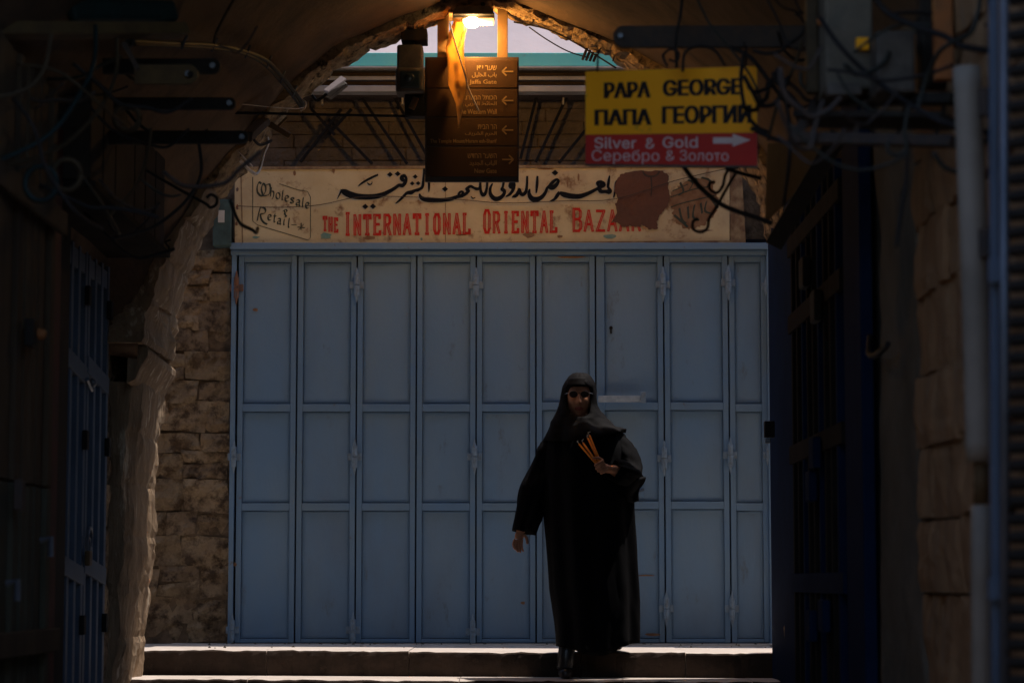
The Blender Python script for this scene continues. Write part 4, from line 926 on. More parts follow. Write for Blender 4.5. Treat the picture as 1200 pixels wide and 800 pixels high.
# wall mass above door and behind it
for nm, y0, y1, z0, z1, xx in (('passage_wall', 9.95, 12.025, 1.99, 2.7, XL - .02), ('passage_wall', -4, 7.4, -1.3, 2.6, -1.80)):
    tag(MB().box((xx - .6, y0, z0), (xx, y1, z1)).build(nm, 'wall'), 'dark plastered passage wall above the slate blue door' if y0 > 0 else 'dark plastered passage wall near the lane mouth', 'wall')
fh = thing('darkening_box', (-1.9, 10.8, 2.0), 'added boarded darkening box high over the slate blue door', 'darkening box')  # box added to darken the vault flank above the door
for k in range(7): MB().box((-2.12, 9.78 + .305 * k, 2.0), (-1.73 + random.uniform(-.01, .01), 9.78 + .305 * k + .295, 2.66)).build('board', 'doordark', fh, bevel=.008)
MB().box((-2.1, 9.76, 1.965), (-1.70, 11.92, 1.995)).build('lower_rail', 'gatedark', fh, bevel=.004)
# slate blue double door
gd = thing('panelled_door', (XL, 11.4, -1.2), 'slate blue double door of tall narrow panels with a hanging padlock', 'door')
yd0, yd1 = 10.78, 12.0; zt_ = 1.93; zbm = -1.15
MB().box((XL - .08, yd0 - .05, zbm), (XL - .03, yd1 + .02, zt_ + .04)).build('backing', 'iron', gd)
mid = (yd0 + yd1) / 2
for a, b_ in ((yd0, mid - .012), (mid + .012, yd1)):
    lf = bpy.data.objects.new('door_leaf', None); C.objects.link(lf); lf.parent = gd; lf.location = (0, a - 11.4, 0)
    W = b_ - a
    for k in range(4):
        y = a + (W - .055) * k / 3
        MB().box((XL - .01, y, zbm), (XL + .02, y + .055, zt_ - (.03 * (b_ - y)))).build('stile', 'slate', lf, bevel=.004)
    for z in (1.36, .42, -.7):
        MB().bar((XL + .012, a, z + .03), (XL + .012, b_, z - .03), .085, .026, up=(1, 0, 0)).build('rail', 'slate', lf, bevel=.003)
    MB().box((XL - .01, a, zt_ - .12), (XL + .016, b_, zt_ - .03)).build('rail', 'slate', lf, bevel=.003)
    for k in range(3):
        y = a + (W - .055) * k / 3 + .055
        MB().box((XL - .028, y, zbm), (XL - .015, y + (W - .055) / 3 - .055, zt_ - .13)).build('panel', 'navy' if k % 2 else 'slate', lf)
    for z in (1.66, .98, .12): MB().box((XL + .021, b_ - .09, z), (XL + .045, b_ - .03, z + .09)).build('hinge', 'iron', lf, bevel=.004)
lk = thing('padlock', (XL + .04, mid, .5), 'brass padlock hanging on a ring at the meeting edge of the slate blue door', 'padlock')
MB().box((XL + .03, mid - .035, .44), (XL + .055, mid + .035, .51)).build('body', 'strap', lk, bevel=.006)
MB().tube([Vector((XL + .042, mid - .024, .51)), Vector((XL + .042, mid - .026, .55)), Vector((XL + .042, mid, .575)), Vector((XL + .042, mid + .026, .55)), Vector((XL + .042, mid + .024, .51))], .006, 6, 3).build('shackle', 'steel', lk)
MB().tube([Vector((XL + .03, mid + .1 + .05 * math.cos(t * math.pi / 6), .57 + .05 * math.sin(t * math.pi / 6))) for t in range(13)], .008, 6).build('ring', 'steel', lk)
lk2 = thing('door_bolt', (XL + .03, mid, 1.3), 'small steel bolt on the upper rail of the slate blue door', 'bolt')
MB().tube([Vector((XL + .035, mid - .08, 1.31)), Vector((XL + .035, mid + .06, 1.27))], .010, 8).build('bar', 'steel', lk2); MB().ball((XL + .05, mid, 1.3), .02, 6).build('knob', 'steel', lk2, smooth=True)
# reddish frame and nearer plank shutters
tag(MB().box((-1.99, 9.52, -1.25), (-1.83, 9.74, 2.2)).build('door_post', 'oldpaint', bevel=.006), 'dark red timber post between the brown planks and the slate blue door', 'post')
tag(MB().box((-2.06, 9.76, -1.25), (-1.97, 10.7, 2.2)).build('wall_panel', 'doordark', bevel=.004), 'dark recessed panel behind the red timber post', 'panel')
pk = thing('plank_shutter', (-1.78, 9, -1.2), 'old vertical plank shutter, brown above and greenish below', 'shutter')
XP = -1.79
MB().box((XP - .08, 7.4, -1.25), (XP - .03, 9.5, 2.3)).build('backing', 'doordark', pk)
y = 7.42; k = 0
while y < 9.43:
    L = random.uniform(.075, .13); L = min(L, 9.46 - y)
    dx = random.uniform(-.012, .012)
    MB().box((XP - .03 + dx, y + .004, -1.22), (XP + dx, y + L - .008, .72)).build('plank', 'plankg', pk, bevel=.005)
    MB().box((XP - .03 + dx, y + .004, .728), (XP + dx, y + L - .008, 2.28)).build('plank', 'plank', pk, bevel=.005)
    y += L
for z in (1.72, .1): MB().box((XP + .014, 7.45, z), (XP + .04, 9.44, z + .09)).build('cross_rail', 'plank', pk, bevel=.005)
for yy, zz in ((8.75, 1.22), ): MB().box((XP + .015, yy, zz), (XP + .05, yy + .10, zz + .1)).build('latch_plate', 'iron', pk, bevel=.004)
MB().ball((XP + .06, 8.83, 1.27), .022, 7).build('knob', 'orange', pk, smooth=True)
for yy, zz in ((8.05, .72), (8.62, .62)): MB().box((XP + .015, yy, zz), (XP + .045, yy + .07, zz + .11)).build('latch_plate', 'irondull', pk, bevel=.004)
for yy, zz in ((8.1, .42), (8.5, .36), (9.1, .52)): MB().tube([(XP + .02, yy, zz), (XP + .06, yy, zz + .01), (XP + .06, yy, zz - .06)], .012, 6).build('staple', 'steel', pk)

# ================================================================== RIGHT SIDE OF THE PASSAGE
XR = 1.40
# navy gate leaf folded against the wall at the arch
gt = thing('steel_gate', (XR, 11, -1.2), 'tall navy steel gate with bars and sheet panels folded against the passage wall', 'gate')
def ybox(y0, y1, z0, z1, x0, x1, nm, mat, par, bev=.004): return MB().box((x0, y0, z0), (x1, y1, z1)).build(nm, mat, par, bevel=bev)
def ypx(px, X=XR): return X * F / (px - 600) * 1.0
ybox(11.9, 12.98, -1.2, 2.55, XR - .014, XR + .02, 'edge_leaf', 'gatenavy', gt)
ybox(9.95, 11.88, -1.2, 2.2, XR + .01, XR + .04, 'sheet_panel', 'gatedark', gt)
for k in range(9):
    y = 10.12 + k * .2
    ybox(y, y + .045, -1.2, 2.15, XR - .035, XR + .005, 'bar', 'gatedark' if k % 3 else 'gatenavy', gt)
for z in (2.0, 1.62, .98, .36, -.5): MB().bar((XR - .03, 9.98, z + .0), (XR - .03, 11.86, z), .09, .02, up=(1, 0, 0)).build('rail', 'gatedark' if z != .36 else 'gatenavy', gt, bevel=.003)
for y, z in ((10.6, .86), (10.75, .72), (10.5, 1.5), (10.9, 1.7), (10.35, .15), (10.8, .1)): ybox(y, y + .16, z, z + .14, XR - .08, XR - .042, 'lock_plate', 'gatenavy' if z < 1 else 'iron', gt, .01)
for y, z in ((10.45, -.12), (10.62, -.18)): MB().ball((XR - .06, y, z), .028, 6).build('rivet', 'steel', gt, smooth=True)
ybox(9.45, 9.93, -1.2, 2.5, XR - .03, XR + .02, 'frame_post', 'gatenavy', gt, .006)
cl_ = thing('gate_clasp', P(900, 502, 12.4), 'small black clasp on the edge of the navy gate beside the blue shutter', 'clasp')
pbox(896.5, 908, 493, 512, 12.4, 12.46, 'plate', 'iron', cl_)
pbox(897, 903, 513, 519, 12.42, 12.45, 'tongue', 'steel', cl_)
# plaster pilaster, tooled stones
plr = thing('plaster_pilaster', (XR, 9, -1.2), 'grubby grey plaster pilaster between the navy gate post and the brown stones', 'pilaster')
mb = MB(); f = lambda u, v, h_: Vector((XR + .03 - h_, 8.42 + (9.43 - 8.42) * u, -1.25 + 3.9 * v))
mb = block(f, 14, 40, amp=.018, rnd=.01, ns=2.4); mb.build('render_coat', 'wall', plr, smooth=True)
MB().tube([(XR, 9.40, 1.32), (XR - .02, 9.3, 1.24), (XR - .02, 9.1, 1.22), (XR - .01, 8.9, 1.24)], .012, 6, 4).build('cable_stub', 'cable', plr)
rw = thing('tooled_stone_wall', (XR, 8, -1.2), 'brown tooled stone wall between the plaster pilaster and the white pipe', 'wall')
MB().box((XR + .05, 6.0, -1.3), (XR + .5, 8.42, 2.9)).build('mortar_bed', 'mortar', rw)
zz = [-1.2, -.92, -.64, -.36, -.08 - .0, P(1110, 697, 0.001).z]; zj = [-1.25, -.97, -.68, -.40, -.13]
for py in (699, 606, 515, 424, 322, 235, 150, 60, -20): zj.append(Q(1110, py, XR).z)
zj = sorted(set(round(v, 3) for v in zj)); zj = [v for i, v in enumerate(zj) if i == 0 or v - zj[i - 1] > .12]
for i in range(len(zj) - 1):
    y = 6.1 + (i % 2) * .25 - .3
    while y < 8.4:
        L = random.uniform(.75, 1.1) if y < 7 else random.uniform(.5, .9); L = min(L, 8.41 - y)
        if 8.41 - y - L < .2: L = 8.41 - y
        if L > .1: flatblock((XR + random.uniform(0, .02), y, zj[i]), (0, L, 0), (0, 0, zj[i + 1] - zj[i]), (-1, 0, 0), gap=.008, jit=.012, amp=.022, rnd=.006, ns=8, seed=random.random() * 9, stretch=(1, 1.4, .5)).build('stone', 'brownstone', rw)
        y += L
tag(MB().box((XR + .05, -4, -1.3), (XR + .5, 5.9, 2.9)).build('passage_wall', 'wall'), 'dim plastered passage wall near the camera beyond the galvanised pole', 'wall')
tag(MB().box((XR + .05, 8.44, -1.3), (XR + .5, 13.0, 3.0)).build('passage_wall', 'wall'), 'dark passage wall behind the navy gate', 'wall')
# white downpipe, ochre scrap, pole, roller shutter
dp = thing('downpipe', P(1150, 790, 6.9), 'wide dirty white downpipe running down beside the galvanised pole', 'pipe')
MB().tube([P(1133, 80, 6.95), P(1143, 330, 6.92), P(1149, 540, 6.9)], .041, 14, 6).build('pipe_length', 'pipe', dp, smooth=True)
MB().tube([P(1150, 592, 6.9), P(1151, 900, 6.9)], .030, 14, 3).build('pipe_length', 'pipe', dp, smooth=True)
MB().tube([P(1150, 542, 6.9), P(1150, 590, 6.9)], .022, 12).build('collar', 'ochre', dp, smooth=True)
for py in (120, 285): MB().tube([P(1155, py, 6.86) + Vector((.0, 0, -.04)), P(1155, py, 6.86) + Vector((0, 0, .04))], .02, 8).build('bracket', 'irondull', dp)
gp = thing('metal_pole', P(1176, 790, 6.5), 'shiny galvanised pole standing at the edge of the dark roller shutter', 'pole')
MB().tube([P(1177, -30, 6.5), P(1178, 900, 6.5)], .014, 14).build('tube', 'steel', gp, smooth=True)
MB().bar(P(1164, -30, 6.55), P(1167, 900, 6.55), .022, .03).build('channel', 'slate', gp, bevel=.003)
for py in (690, 318): MB().box(P(1160, py + 13, 6.5), P(1170, py - 13, 6.53)).build('clamp', 'slate', gp, bevel=.003)
rs = thing('roller_shutter', P(1195, 790, 6.3), 'dark ridged roller shutter edge beyond the galvanised pole', 'roller shutter')
k = 0
for py in range(-30, 880, 21):
    a = P(1187, py + 17, 6.35); b_ = P(1240, py, 6.35)
    MB().tube([Vector((a.x, 6.36, (a.z + b_.z) / 2)), Vector((b_.x, 6.25, (a.z + b_.z) / 2))], .021, 8, 0, .8).build('slat', 'iron', rs, bevel=.0)
# shelf bracket with cabinet, top right
sf = thing('bracket_shelf', P(1030, 165, 7.6), 'dark steel bracket shelf high on the passage wall under a grey cabinet', 'shelf')
for (a, b_) in (((930, 162, 7.9), (1118, 166, 7.3)), ((963, 118, 8.1), (1118, 116, 7.5)), ((930, 162, 7.9), (965, 108, 8.1))):
    MB().bar(P(*a), P(*b_), .035, .035).build('rail', 'irondull' if a[1] > 130 else 'doordark', sf, bevel=.003)
MB().bar(P(945, 140, 8.0), P(1118, 142, 7.4), .018, .12).build('deck', 'doordark', sf)
for x in (950, 1000, 1050, 1095): MB().bar(P(x, 164, 7.75), P(x + 14, 118, 7.8), .016, .016).build('rod', 'irondull', sf)
cb = thing('wall_cabinet', P(1030, 110, 7.8), 'weathered grey steel cabinet standing on the high bracket shelf', 'cabinet')
pbox(968, 1022, -40, 104, 7.75, 8.0, 'case', 'wall', cb, .01); pbox(1028, 1072, 36, 108, 7.6, 7.8, 'door', 'greycase', cb, .01)
pbox(1080, 1112, -40, 100, 7.7, 7.8, 'back_panel', 'doordark', cb, .01); pbox(1004, 1018, 44, 58, 7.72, 7.748, 'yellow_sticker', 'yellow', cb, .002)
pbox(970, 1010, 97, 111, 7.68, 7.74, 'foot_rail', 'greycase', cb, .005)
tag(pbox(946, 958, -30, 108, 7.9, 7.95, 'conduit', 'cabletan', None), 'brown upright conduit at the end of the high shelf', 'conduit')
tag(MB().ball(P(962, 24, 7.85), .014, 6, (1, 1, 1.4)).build('indicator', 'orange', smooth=True), 'tiny orange cap on the brown upright conduit', 'cap')
tag(pbox(1097, 1116, -20, 93, 7.45, 7.5, 'orange_strip', 'orange', None), 'faded orange strip hanging beside the white downpipe', 'strip')
cable([(960, 20, 7.7), (985, 55, 7.6), (1015, 85, 7.6), (1045, 108, 7.5), (1075, 128, 7.3), (1110, 145, 7.2), (1160, 156, 7.0)], .014, 'cable', 'thick black cable crossing the grey cabinet down to the pole')
cable([(1020, -10, 7.5), (1040, 15, 7.5), (1075, 32, 7.4), (1105, 42, 7.3), (1130, 55, 7.2), (1165, 60, 7.0)], .016, 'cable', 'heavy black cable curving above the grey cabinet')
cable([(1000, 62, 7.6), (1030, 40, 7.55), (1060, 28, 7.5), (1090, 30, 7.4)], .008, 'cablegrey', 'thin grey cable rising over the yellow sticker')
cable([(1150, -10, 7.0), (1146, 15, 7.0), (1138, 38, 7.0), (1120, 48, 7.1), (1100, 62, 7.2), (1085, 95, 7.3), (1075, 130, 7.3)], .012, 'cablegrey', 'grey cable looping from the ceiling onto the shelf')
cable([(1065, 125, 7.2), (1060, 155, 7.2), (1062, 175, 7.2), (1050, 182, 7.2), (1040, 176, 7.2), (1042, 166, 7.2)], .010, 'cablegrey', 'grey hook hanging below the high shelf', 'hook', 'iron_hook')
cable([(1064, 165, 7.3), (1062, 210, 7.3), (1056, 250, 7.3), (1050, 290, 7.3)], .009, 'cable', 'black cable dangling below the grey hook')
cable([(938, 85, 8.0), (940, 100, 8.0), (955, 108, 8.0), (980, 104, 7.9)], .010, 'cablegrey', 'short grey cable at the corner of the high shelf')
cable([(905, 85, 8.4), (918, 110, 8.4), (925, 145, 8.4), (925, 190, 8.4), (918, 240, 8.6)], .011, 'cable', 'black cable hanging beside the end of the yellow sign')
cable([(880, 150, 8.5), (900, 160, 8.5), (925, 168, 8.4), (950, 165, 8.3)], .013, 'cable', 'black cable running from the yellow sign to the high shelf')
cable([(900, 165, 8.5), (912, 120, 8.5), (930, 80, 8.5), (940, 48, 8.5)], .010, 'cabletan', 'tan cable rising behind the sign corner')
# ochre plywood canopy above the gate
pc = thing('plywood_canopy', P(925, 240, 9.6), 'ochre plywood board with a dark slanting strut above the navy gate', 'canopy')
MB().plate([P(897, 262, 9.8), P(900, 168, 9.8), P(985, 168, 8.9), P(975, 182, 9.0)], (0, .02, 0)).build('board', 'ochre', pc)
MB().bar(P(982, 160, 8.9), P(908, 285, 9.8), .07, .03).build('strut', 'iron', pc)

# ================================================================== THE WOMAN IN BLACK
YP = 12.98
def W(px, py, dy=0.0): v = P(px, py, YP); return Vector((v.x, YP + dy, v.z))
ps = thing('person', W(690, 791, 0), 'woman in a long black robe and headscarf with sunglasses walking down the steps', 'person')
K = PXM(YP)
bd = MB()
def limb(pts, rs, n=12):
    pts = [Vector(p) for p in pts]; bd.tube(pts, rs, n, 4)
    for p, r in ((pts[0], rs[0]), (pts[-1], rs[-1])): bd.ball(p, r * .98, 6)
# head
hc = W(678, 466, -.005); hv = []; n = 40; m = 56
def g_(x, z, cx_, cz_, sx_, sz_): return math.exp(-((x - cx_) / sx_) ** 2 - ((z - cz_) / sz_) ** 2)
for i in range(n + 1):
    a = math.pi * i / n
    for k in range(m):
        t = 2 * math.pi * k / m; x = math.sin(a) * math.sin(t); y = -math.sin(a) * math.cos(t); z = math.cos(a)
        X, Y_, Z = x * .073, y * .092, z * .112
        if Z < 0: X *= 1 - .36 * (-z) ** 1.6; Y_ *= 1 - (.10 if y < 0 else .3) * (-z) ** 1.5
        if y < 0:
            d = 0
            d += .030 * g_(X, Z, 0, -.030, .0095, .013) + .016 * g_(X, Z, 0, -.006, .0075, .022) - .006 * g_(X, Z, 0, -.047, .014, .005)          # nose
            d += .006 * g_(X, Z, 0, .026, .045, .010)                                                    # brow
            for s_ in (-1, 1):
                d -= .010 * g_(X, Z, s_ * .028, .006, .014, .011); d += .005 * g_(X, Z, s_ * .028, .004, .010, .006)
                d += .006 * g_(X, Z, s_ * .040, -.022, .018, .016); d += .006 * g_(X, Z, s_ * .011, -.032, .006, .006)
            d += .008 * g_(X, Z, 0, -.057, .021, .0045) + .0085 * g_(X, Z, 0, -.068, .017, .0055) - .007 * g_(X, Z, 0, -.0625, .02, .0022)
            d += .009 * g_(X, Z, 0, -.092, .018, .013) - .004 * g_(X, Z, 0, -.078, .02, .005)
            Y_ -= d
        hv.append(hc + Vector((X, Y_, Z)))
head_f = [(i * m + k, i * m + (k + 1) % m, (i + 1) * m + (k + 1) % m, (i + 1) * m + k) for i in range(n) for k in range(m)]
bd.add(hv, head_f)
for s_ in (-1, 1): bd.ball(hc + Vector((s_ * .073, .008, -.01)), .026, 6, (.35, .7, 1))
limb([W(678, 483, .02), W(681, 500, .03), W(684, 512, .03)], [.052, .055, .07])
limb([W(686, 515, .03), W(688, 545, .03), W(689, 590, .03), W(690, 625, .03)], [.13, .14, .13, .14], 16)
limb([W(655, 518, .03), W(720, 518, .03)], [.055, .055])
# her right arm hanging (picture left)
limb([W(652, 520, .03), W(634, 567, .04), W(616, 613, -.01)], [.05, .042, .028]); wr = W(610, 622, -.02)
limb([W(616, 613, -.01), wr], [.028, .023])
bd.tube([wr, wr + Vector((-.006, -.006, -.022)), wr + Vector((-.010, -.008, -.045))], [.019, .026, .022], 10, 3, .6)
def finger(base, dirs, ls, r0):
    p = Vector(base); pts = [p]
    for d, l in zip(dirs, ls): p = p + Vector(d).normalized() * l; pts.append(p)
    rs = [r0, r0 * .95, r0 * .85, r0 * .7][:len(pts)]
    for i in range(len(pts) - 1):
        bd.tube([pts[i], pts[i + 1]], [rs[i], rs[i + 1]], 8); bd.ball(pts[i + 1], rs[i + 1], 5)
kb = wr + Vector((-.012, -.010, -.048))
for i, L in enumerate((.9, 1, .95, .8)):
    finger(kb + Vector((.020 - .013 * i, -.006 - .004 * i, .004 * (i == 3))), [(-.10 - .08 * i, -.15, -1), (.15, -.05, -1), (.5, .2, -1)], [.032 * L, .020 * L, .016 * L], .0078)
finger(wr + Vector((.020, -.014, -.018)), [(.6, -.4, -1), (.1, -.25, -1)], [.028, .024], .009)
# her left arm bent across (picture right), hand holding candles
limb([W(722, 520, .03), W(738, 558, -.02)], [.05, .043]); el = W(738, 560, -.03)
wr2 = W(716, 552, -.205); limb([el, wr2], [.042, .026])
pc_ = W(707, 551, -.225)                      # palm centre, back of hand towards picture right
bd.tube([wr2, wr2.lerp(pc_, .5), pc_ + Vector((-.006, -.004, .004))], [.024, .030, .032], 12, 3, .75)
grip = W(701, 549, -.245)
cdir = (W(683, 517, -.25) - W(701, 549, -.245)).normalized()         # along the candles
side = Vector((cdir.z, 0, -cdir.x))
if side.x < 0: side = -side
for i, L in enumerate((1, 1.05, 1, .85)):
    b0_ = grip + cdir * (.018 - .0175 * i) + side * .030 + Vector((0, -.016, 0))
    finger(b0_, [(-side + Vector((0, -.45, 0))), (-side + Vector((0, .35, 0))), (-side * .1 + Vector((0, 1, 0)))], [.030 * L, .022 * L, .016 * L], .0090)
finger(grip + side * .030 + cdir * .020 + Vector((0, .004, 0)), [cdir * .8 - side * .5 + Vector((0, -.3, 0)), cdir * .5 - side * .9 + Vector((0, -.2, 0))], [.030, .025], .0095)
# legs
f1 = W(661, 789, -.10); f2 = W(722, 757, .12)
limb([W(676, 625, .03), W(672, 690, -.02), W(665, 765, -.03)], [.085, .058, .036], 12)
limb([W(704, 625, .03), W(714, 690, .02), W(722, 748, .14)], [.09, .062, .040], 12)
ob = bd.build('body_source', 'skin', None)
rm = ob.modifiers.new('r', 'REMESH'); rm.mode = 'VOXEL'; rm.voxel_size = .0034; rm.use_smooth_shade = True
sm_ = ob.modifiers.new('s', 'SMOOTH'); sm_.factor = .5; sm_.iterations = 2
bpy.context.view_layer.update()
me = bpy.data.meshes.new_from_object(ob.evaluated_get(bpy.context.evaluated_depsgraph_get()))
bpy.data.objects.remove(ob)
me.name = 'body'; me.transform(Matrix.Translation(-ps.location)); me.materials.clear(); me.materials.append(M['skin'])
me.polygons.foreach_set('use_smooth', [True] * len(me.polygons))
me.materials.append(M['lips'])
_h = hc - ps.location
for p_ in me.polygons:
    q_ = p_.center - _h
    if abs(q_.x) < .024 * (1 - ((q_.z + .063) / .012) ** 2 * .5) and abs(q_.z + .0635) < .0115 - abs(q_.x) * .25 and q_.y < -.05: p_.material_index = 1
body = bpy.data.objects.new('body', me); C.objects.link(body); body.parent = ps
# robe
def loft(rows, n, fold, seed, closed_bottom=True, hem=None):
    """rows: (cx, cy(py), half width px, half depth m, dy)"""
    mb = MB(); vs = []; rows2 = []
    for j in range(len(rows) - 1):
        for q in range(5):
            t = q / 5; rows2.append([a + (b_ - a) * t for a, b_ in zip(rows[j], rows[j + 1])])
    rows2.append(list(rows[-1])); NR = len(rows2)
    for j, (cx_, py, hw, hd, dy) in enumerate(rows2):
        tt = j / (NR - 1)
        for k in range(n):
            a = 2 * math.pi * k / n; ca, sa = math.cos(a), math.sin(a)
            fo = fold * (tt ** .8) * (math.sin(7 * a + seed + 1.2 * math.sin(tt * 2.5)) * .5 + math.sin(11 * a + seed * 2 + tt * 1.5) * .35 + math.sin(3 * a + seed) * .3) + .006 * fbm((ca * 2, tt * 4, sa * 2 + seed), 1.8, 3)
            c0 = W(cx_, py, dy); hz = 0
            if hem: hz = -hem(a) * max(0, (tt - .85) / .15)
            vs.append(c0 + Vector((ca * (hw * K + fo * .55), sa * (hd + fo), hz)))
    mb.add(vs, [(j * n + k, j * n + (k + 1) % n, (j + 1) * n + (k + 1) % n, (j + 1) * n + k) for j in range(NR - 1) for k in range(n)])
    return mb, vs, NR
FOLD = .032
rows = [(680, 493, 12, .06, .03), (683, 499, 30, .10, .03), (686, 508, 46, .13, .03), (687.5, 528, 51, .15, .02), (688, 560, 52.5, .165, .01), (689, 595, 52.5, .165, 0), (692, 640, 52, .175, 0), (695, 690, 51.5, .19, 0), (698, 725, 49, .20, .0), (699, 752, 48, .215, .0)]
def hem(a): return .02 + .045 * math.exp(-((((a - 1.5 * math.pi) + math.pi) % (2 * math.pi) - math.pi) / .6) ** 2) - .015 * (math.cos(a) > .5)
mb, _, _ = loft(rows, 120, FOLD, 1.3, hem=hem); rb = mb.build('robe', 'robe', ps, smooth=True, fix=True)
sd_ = rb.modifiers.new('s', 'SOLIDIFY'); sd_.thickness = .006
def sleeve(pts, rs, name, fold=.006, seed=0.0, cap=True, ry=1.0):
    pts = spline([Vector(p) for p in pts], 6); n = 40; vs = []; prev = Vector((0, 1, 0))
    for i, p in enumerate(pts):
        t = i / (len(pts) - 1); d = (pts[min(i + 1, len(pts) - 1)] - pts[max(i - 1, 0)]).normalized()
        y = (prev - d * prev.dot(d)).normalized(); prev = y; x = d.cross(y); r = lerp_list(rs, t)
        for k in range(n):
            a = 2 * math.pi * k / n; f = fold * t * (math.sin(5 * a + seed) + .6 * math.sin(9 * a + seed * 3 + t * 4)) + .006 * fbm((math.cos(a), t * 5, math.sin(a) + seed), 2, 3) + fold * .8 * math.sin(t * 16 + 2 * math.sin(a + seed)) * (1 if .25 < t < .9 else .3)
            vs.append(p + x * math.cos(a) * (r + f) + y * math.sin(a) * (r * ry + f))
    m_ = len(pts); mb = MB(); mb.add(vs, [(j * n + k, j * n + (k + 1) % n, (j + 1) * n + (k + 1) % n, (j + 1) * n + k) for j in range(m_ - 1) for k in range(n)])
    o = mb.build(name, 'robe', ps, smooth=True); q = o.modifiers.new('s', 'SOLIDIFY'); q.thickness = .005; return o
sleeve([W(656, 511, .03), W(645, 530, .03), W(631, 562, .03), W(620, 595, .01), W(614, 624, -.005)], [.050, .072, .076, .072, .058], 'sleeve', .009, 1.0)
sleeve([W(704, 506, .03), W(713, 511, .02), W(727, 528, .01), W(737, 548, -.03), W(734, 558, -.09), W(722, 554, -.155), W(717, 552, -.175)], [.045, .060, .070, .070, .072, .060, .050], 'sleeve', .007, 2.0)
# hanging cuff below the bent arm
mb = MB(); nx, nz = 10, 12; vs = []
top = [W(718, 560, -.14), W(728, 563, -.13), W(742, 562, -.10), W(754, 559, -.06)]; bot = [W(728, 578, -.08), W(733, 585, -.08), W(739, 590, -.06), W(746, 587, -.04)]
for j in range(nz + 1):
    for i in range(nx + 1):
        u = i / nx; v = j / nz
        a = Vector([lerp_list([q[k] for q in top], u) for k in range(3)]); b_ = Vector([lerp_list([q[k] for q in bot], u) for k in range(3)])
        p = a.lerp(b_, v); p.y += .018 * math.sin(u * 8 + v * 2) - .01; p.x += .006 * math.sin(v * 6 + u); vs.append(p)
mb.add(vs, [(j * 11 + i, j * 11 + i + 1, (j + 1) * 11 + i + 1, (j + 1) * 11 + i) for j in range(nz) for i in range(nx)])
cf = mb.build('cuff', 'robe', ps, smooth=True, fix=False); q = cf.modifiers.new('s', 'SOLIDIFY'); q.thickness = .02; q.offset = 0
mb = MB(); mb.plate([W(736, 548, -.06), W(748, 549, -.05), W(755, 560, -.05), (W(745, 571, -.05)), W(738, 572, -.06)], (0, .05, 0)); q = mb.build('cuff', 'robe', ps, bevel=.012)
# headscarf: open grid round the face, spreading into a shoulder cape
SR = [ # py, cx, half width px, front depth, back depth, face opening half angle
 (436.5, 680, 3, .02, .03, 0), (437.5, 680, 8, .045, .06, 0), (441, 679.8, 12.8, .075, .09, .0), (447, 679.3, 16.8, .095, .11, .0), (452, 679, 18.6, .103, .12, .12), (455, 678.6, 19.3, .104, .125, .60), (460, 678.2, 20.2, .104, .125, .72), (468, 678, 21, .105, .125, .72), (475, 678, 22.2, .106, .122, .66), (481, 678.4, 25.2, .110, .118, .52), (486, 679, 28.6, .115, .115, .38), (489.2, 679.6, 31, .119, .115, .16), (490.6, 679.8, 32, .122, .115, 0), (494, 680.8, 35.2, .13, .115, 0), (501, 683.2, 39.5, .152, .13, 0), (508, 685.5, 44, .176, .15, 0), (513, 686.5, 46, .188, .16, 0), (518, 687, 47, .192, .165, 0)]
rows2 = []
for j in range(len(SR) - 1):
    for q in range(3):
        t = q / 3; rows2.append([a + (b_ - a) * t for a, b_ in zip(SR[j], SR[j + 1])])
rows2.append(list(SR[-1])); n = 72; vs = []
for j, (py, cx_, hw, fd, bd_, op) in enumerate(rows2):
    tt = max(0, (py - 485) / 33)
    for k in range(n + 1):
        a = op + (2 * math.pi - 2 * op) * k / n          # 0 = facing the camera
        sa, ca = math.sin(a), math.cos(a)
        f = tt * (.010 * math.sin(6 * a + 1 + 2 * tt) + .008 * math.sin(11 * a + 2 - 3 * tt)) + .004 * fbm((sa * 2, py * .03, ca * 2), 2, 3)
        hz = 0
        if tt > .45: hz = (tt - .45) / .55 * (.026 * (1 - math.cos(a + .5)) + .034 * max(0, math.sin(a + .15)) * (1 if ca > -.3 else .4))
        if op == 0 and py < 456: hz -= .004 * max(0, ca)
        c0 = W(cx_, py, .01 + .015 * tt)
        inward = .012 * math.exp(-(min(k, n - k) / 2.2) ** 2) * (1 if op > .05 else 0)
        vs.append(c0 + Vector((sa * (hw * K + f), -ca * ((fd if ca > 0 else bd_) + f - inward), hz)))
mb = MB(); mb.add(vs, [(j * (n + 1) + k, j * (n + 1) + k + 1, (j + 1) * (n + 1) + k + 1, (j + 1) * (n + 1) + k) for j in range(len(rows2) - 1) for k in range(n)])
sc = mb.build('headscarf', 'scarf', ps, smooth=True)
_bm = bmesh.new(); _bm.from_mesh(sc.data); bmesh.ops.remove_doubles(_bm, verts=_bm.verts, dist=.0006); bmesh.ops.recalc_face_normals(_bm, faces=_bm.faces); _bm.to_mesh(sc.data); _bm.free()
sc.data.polygons.foreach_set('use_smooth', [True] * len(sc.data.polygons)); q = sc.modifiers.new('s', 'SOLIDIFY'); q.thickness = .005; q.offset = 0
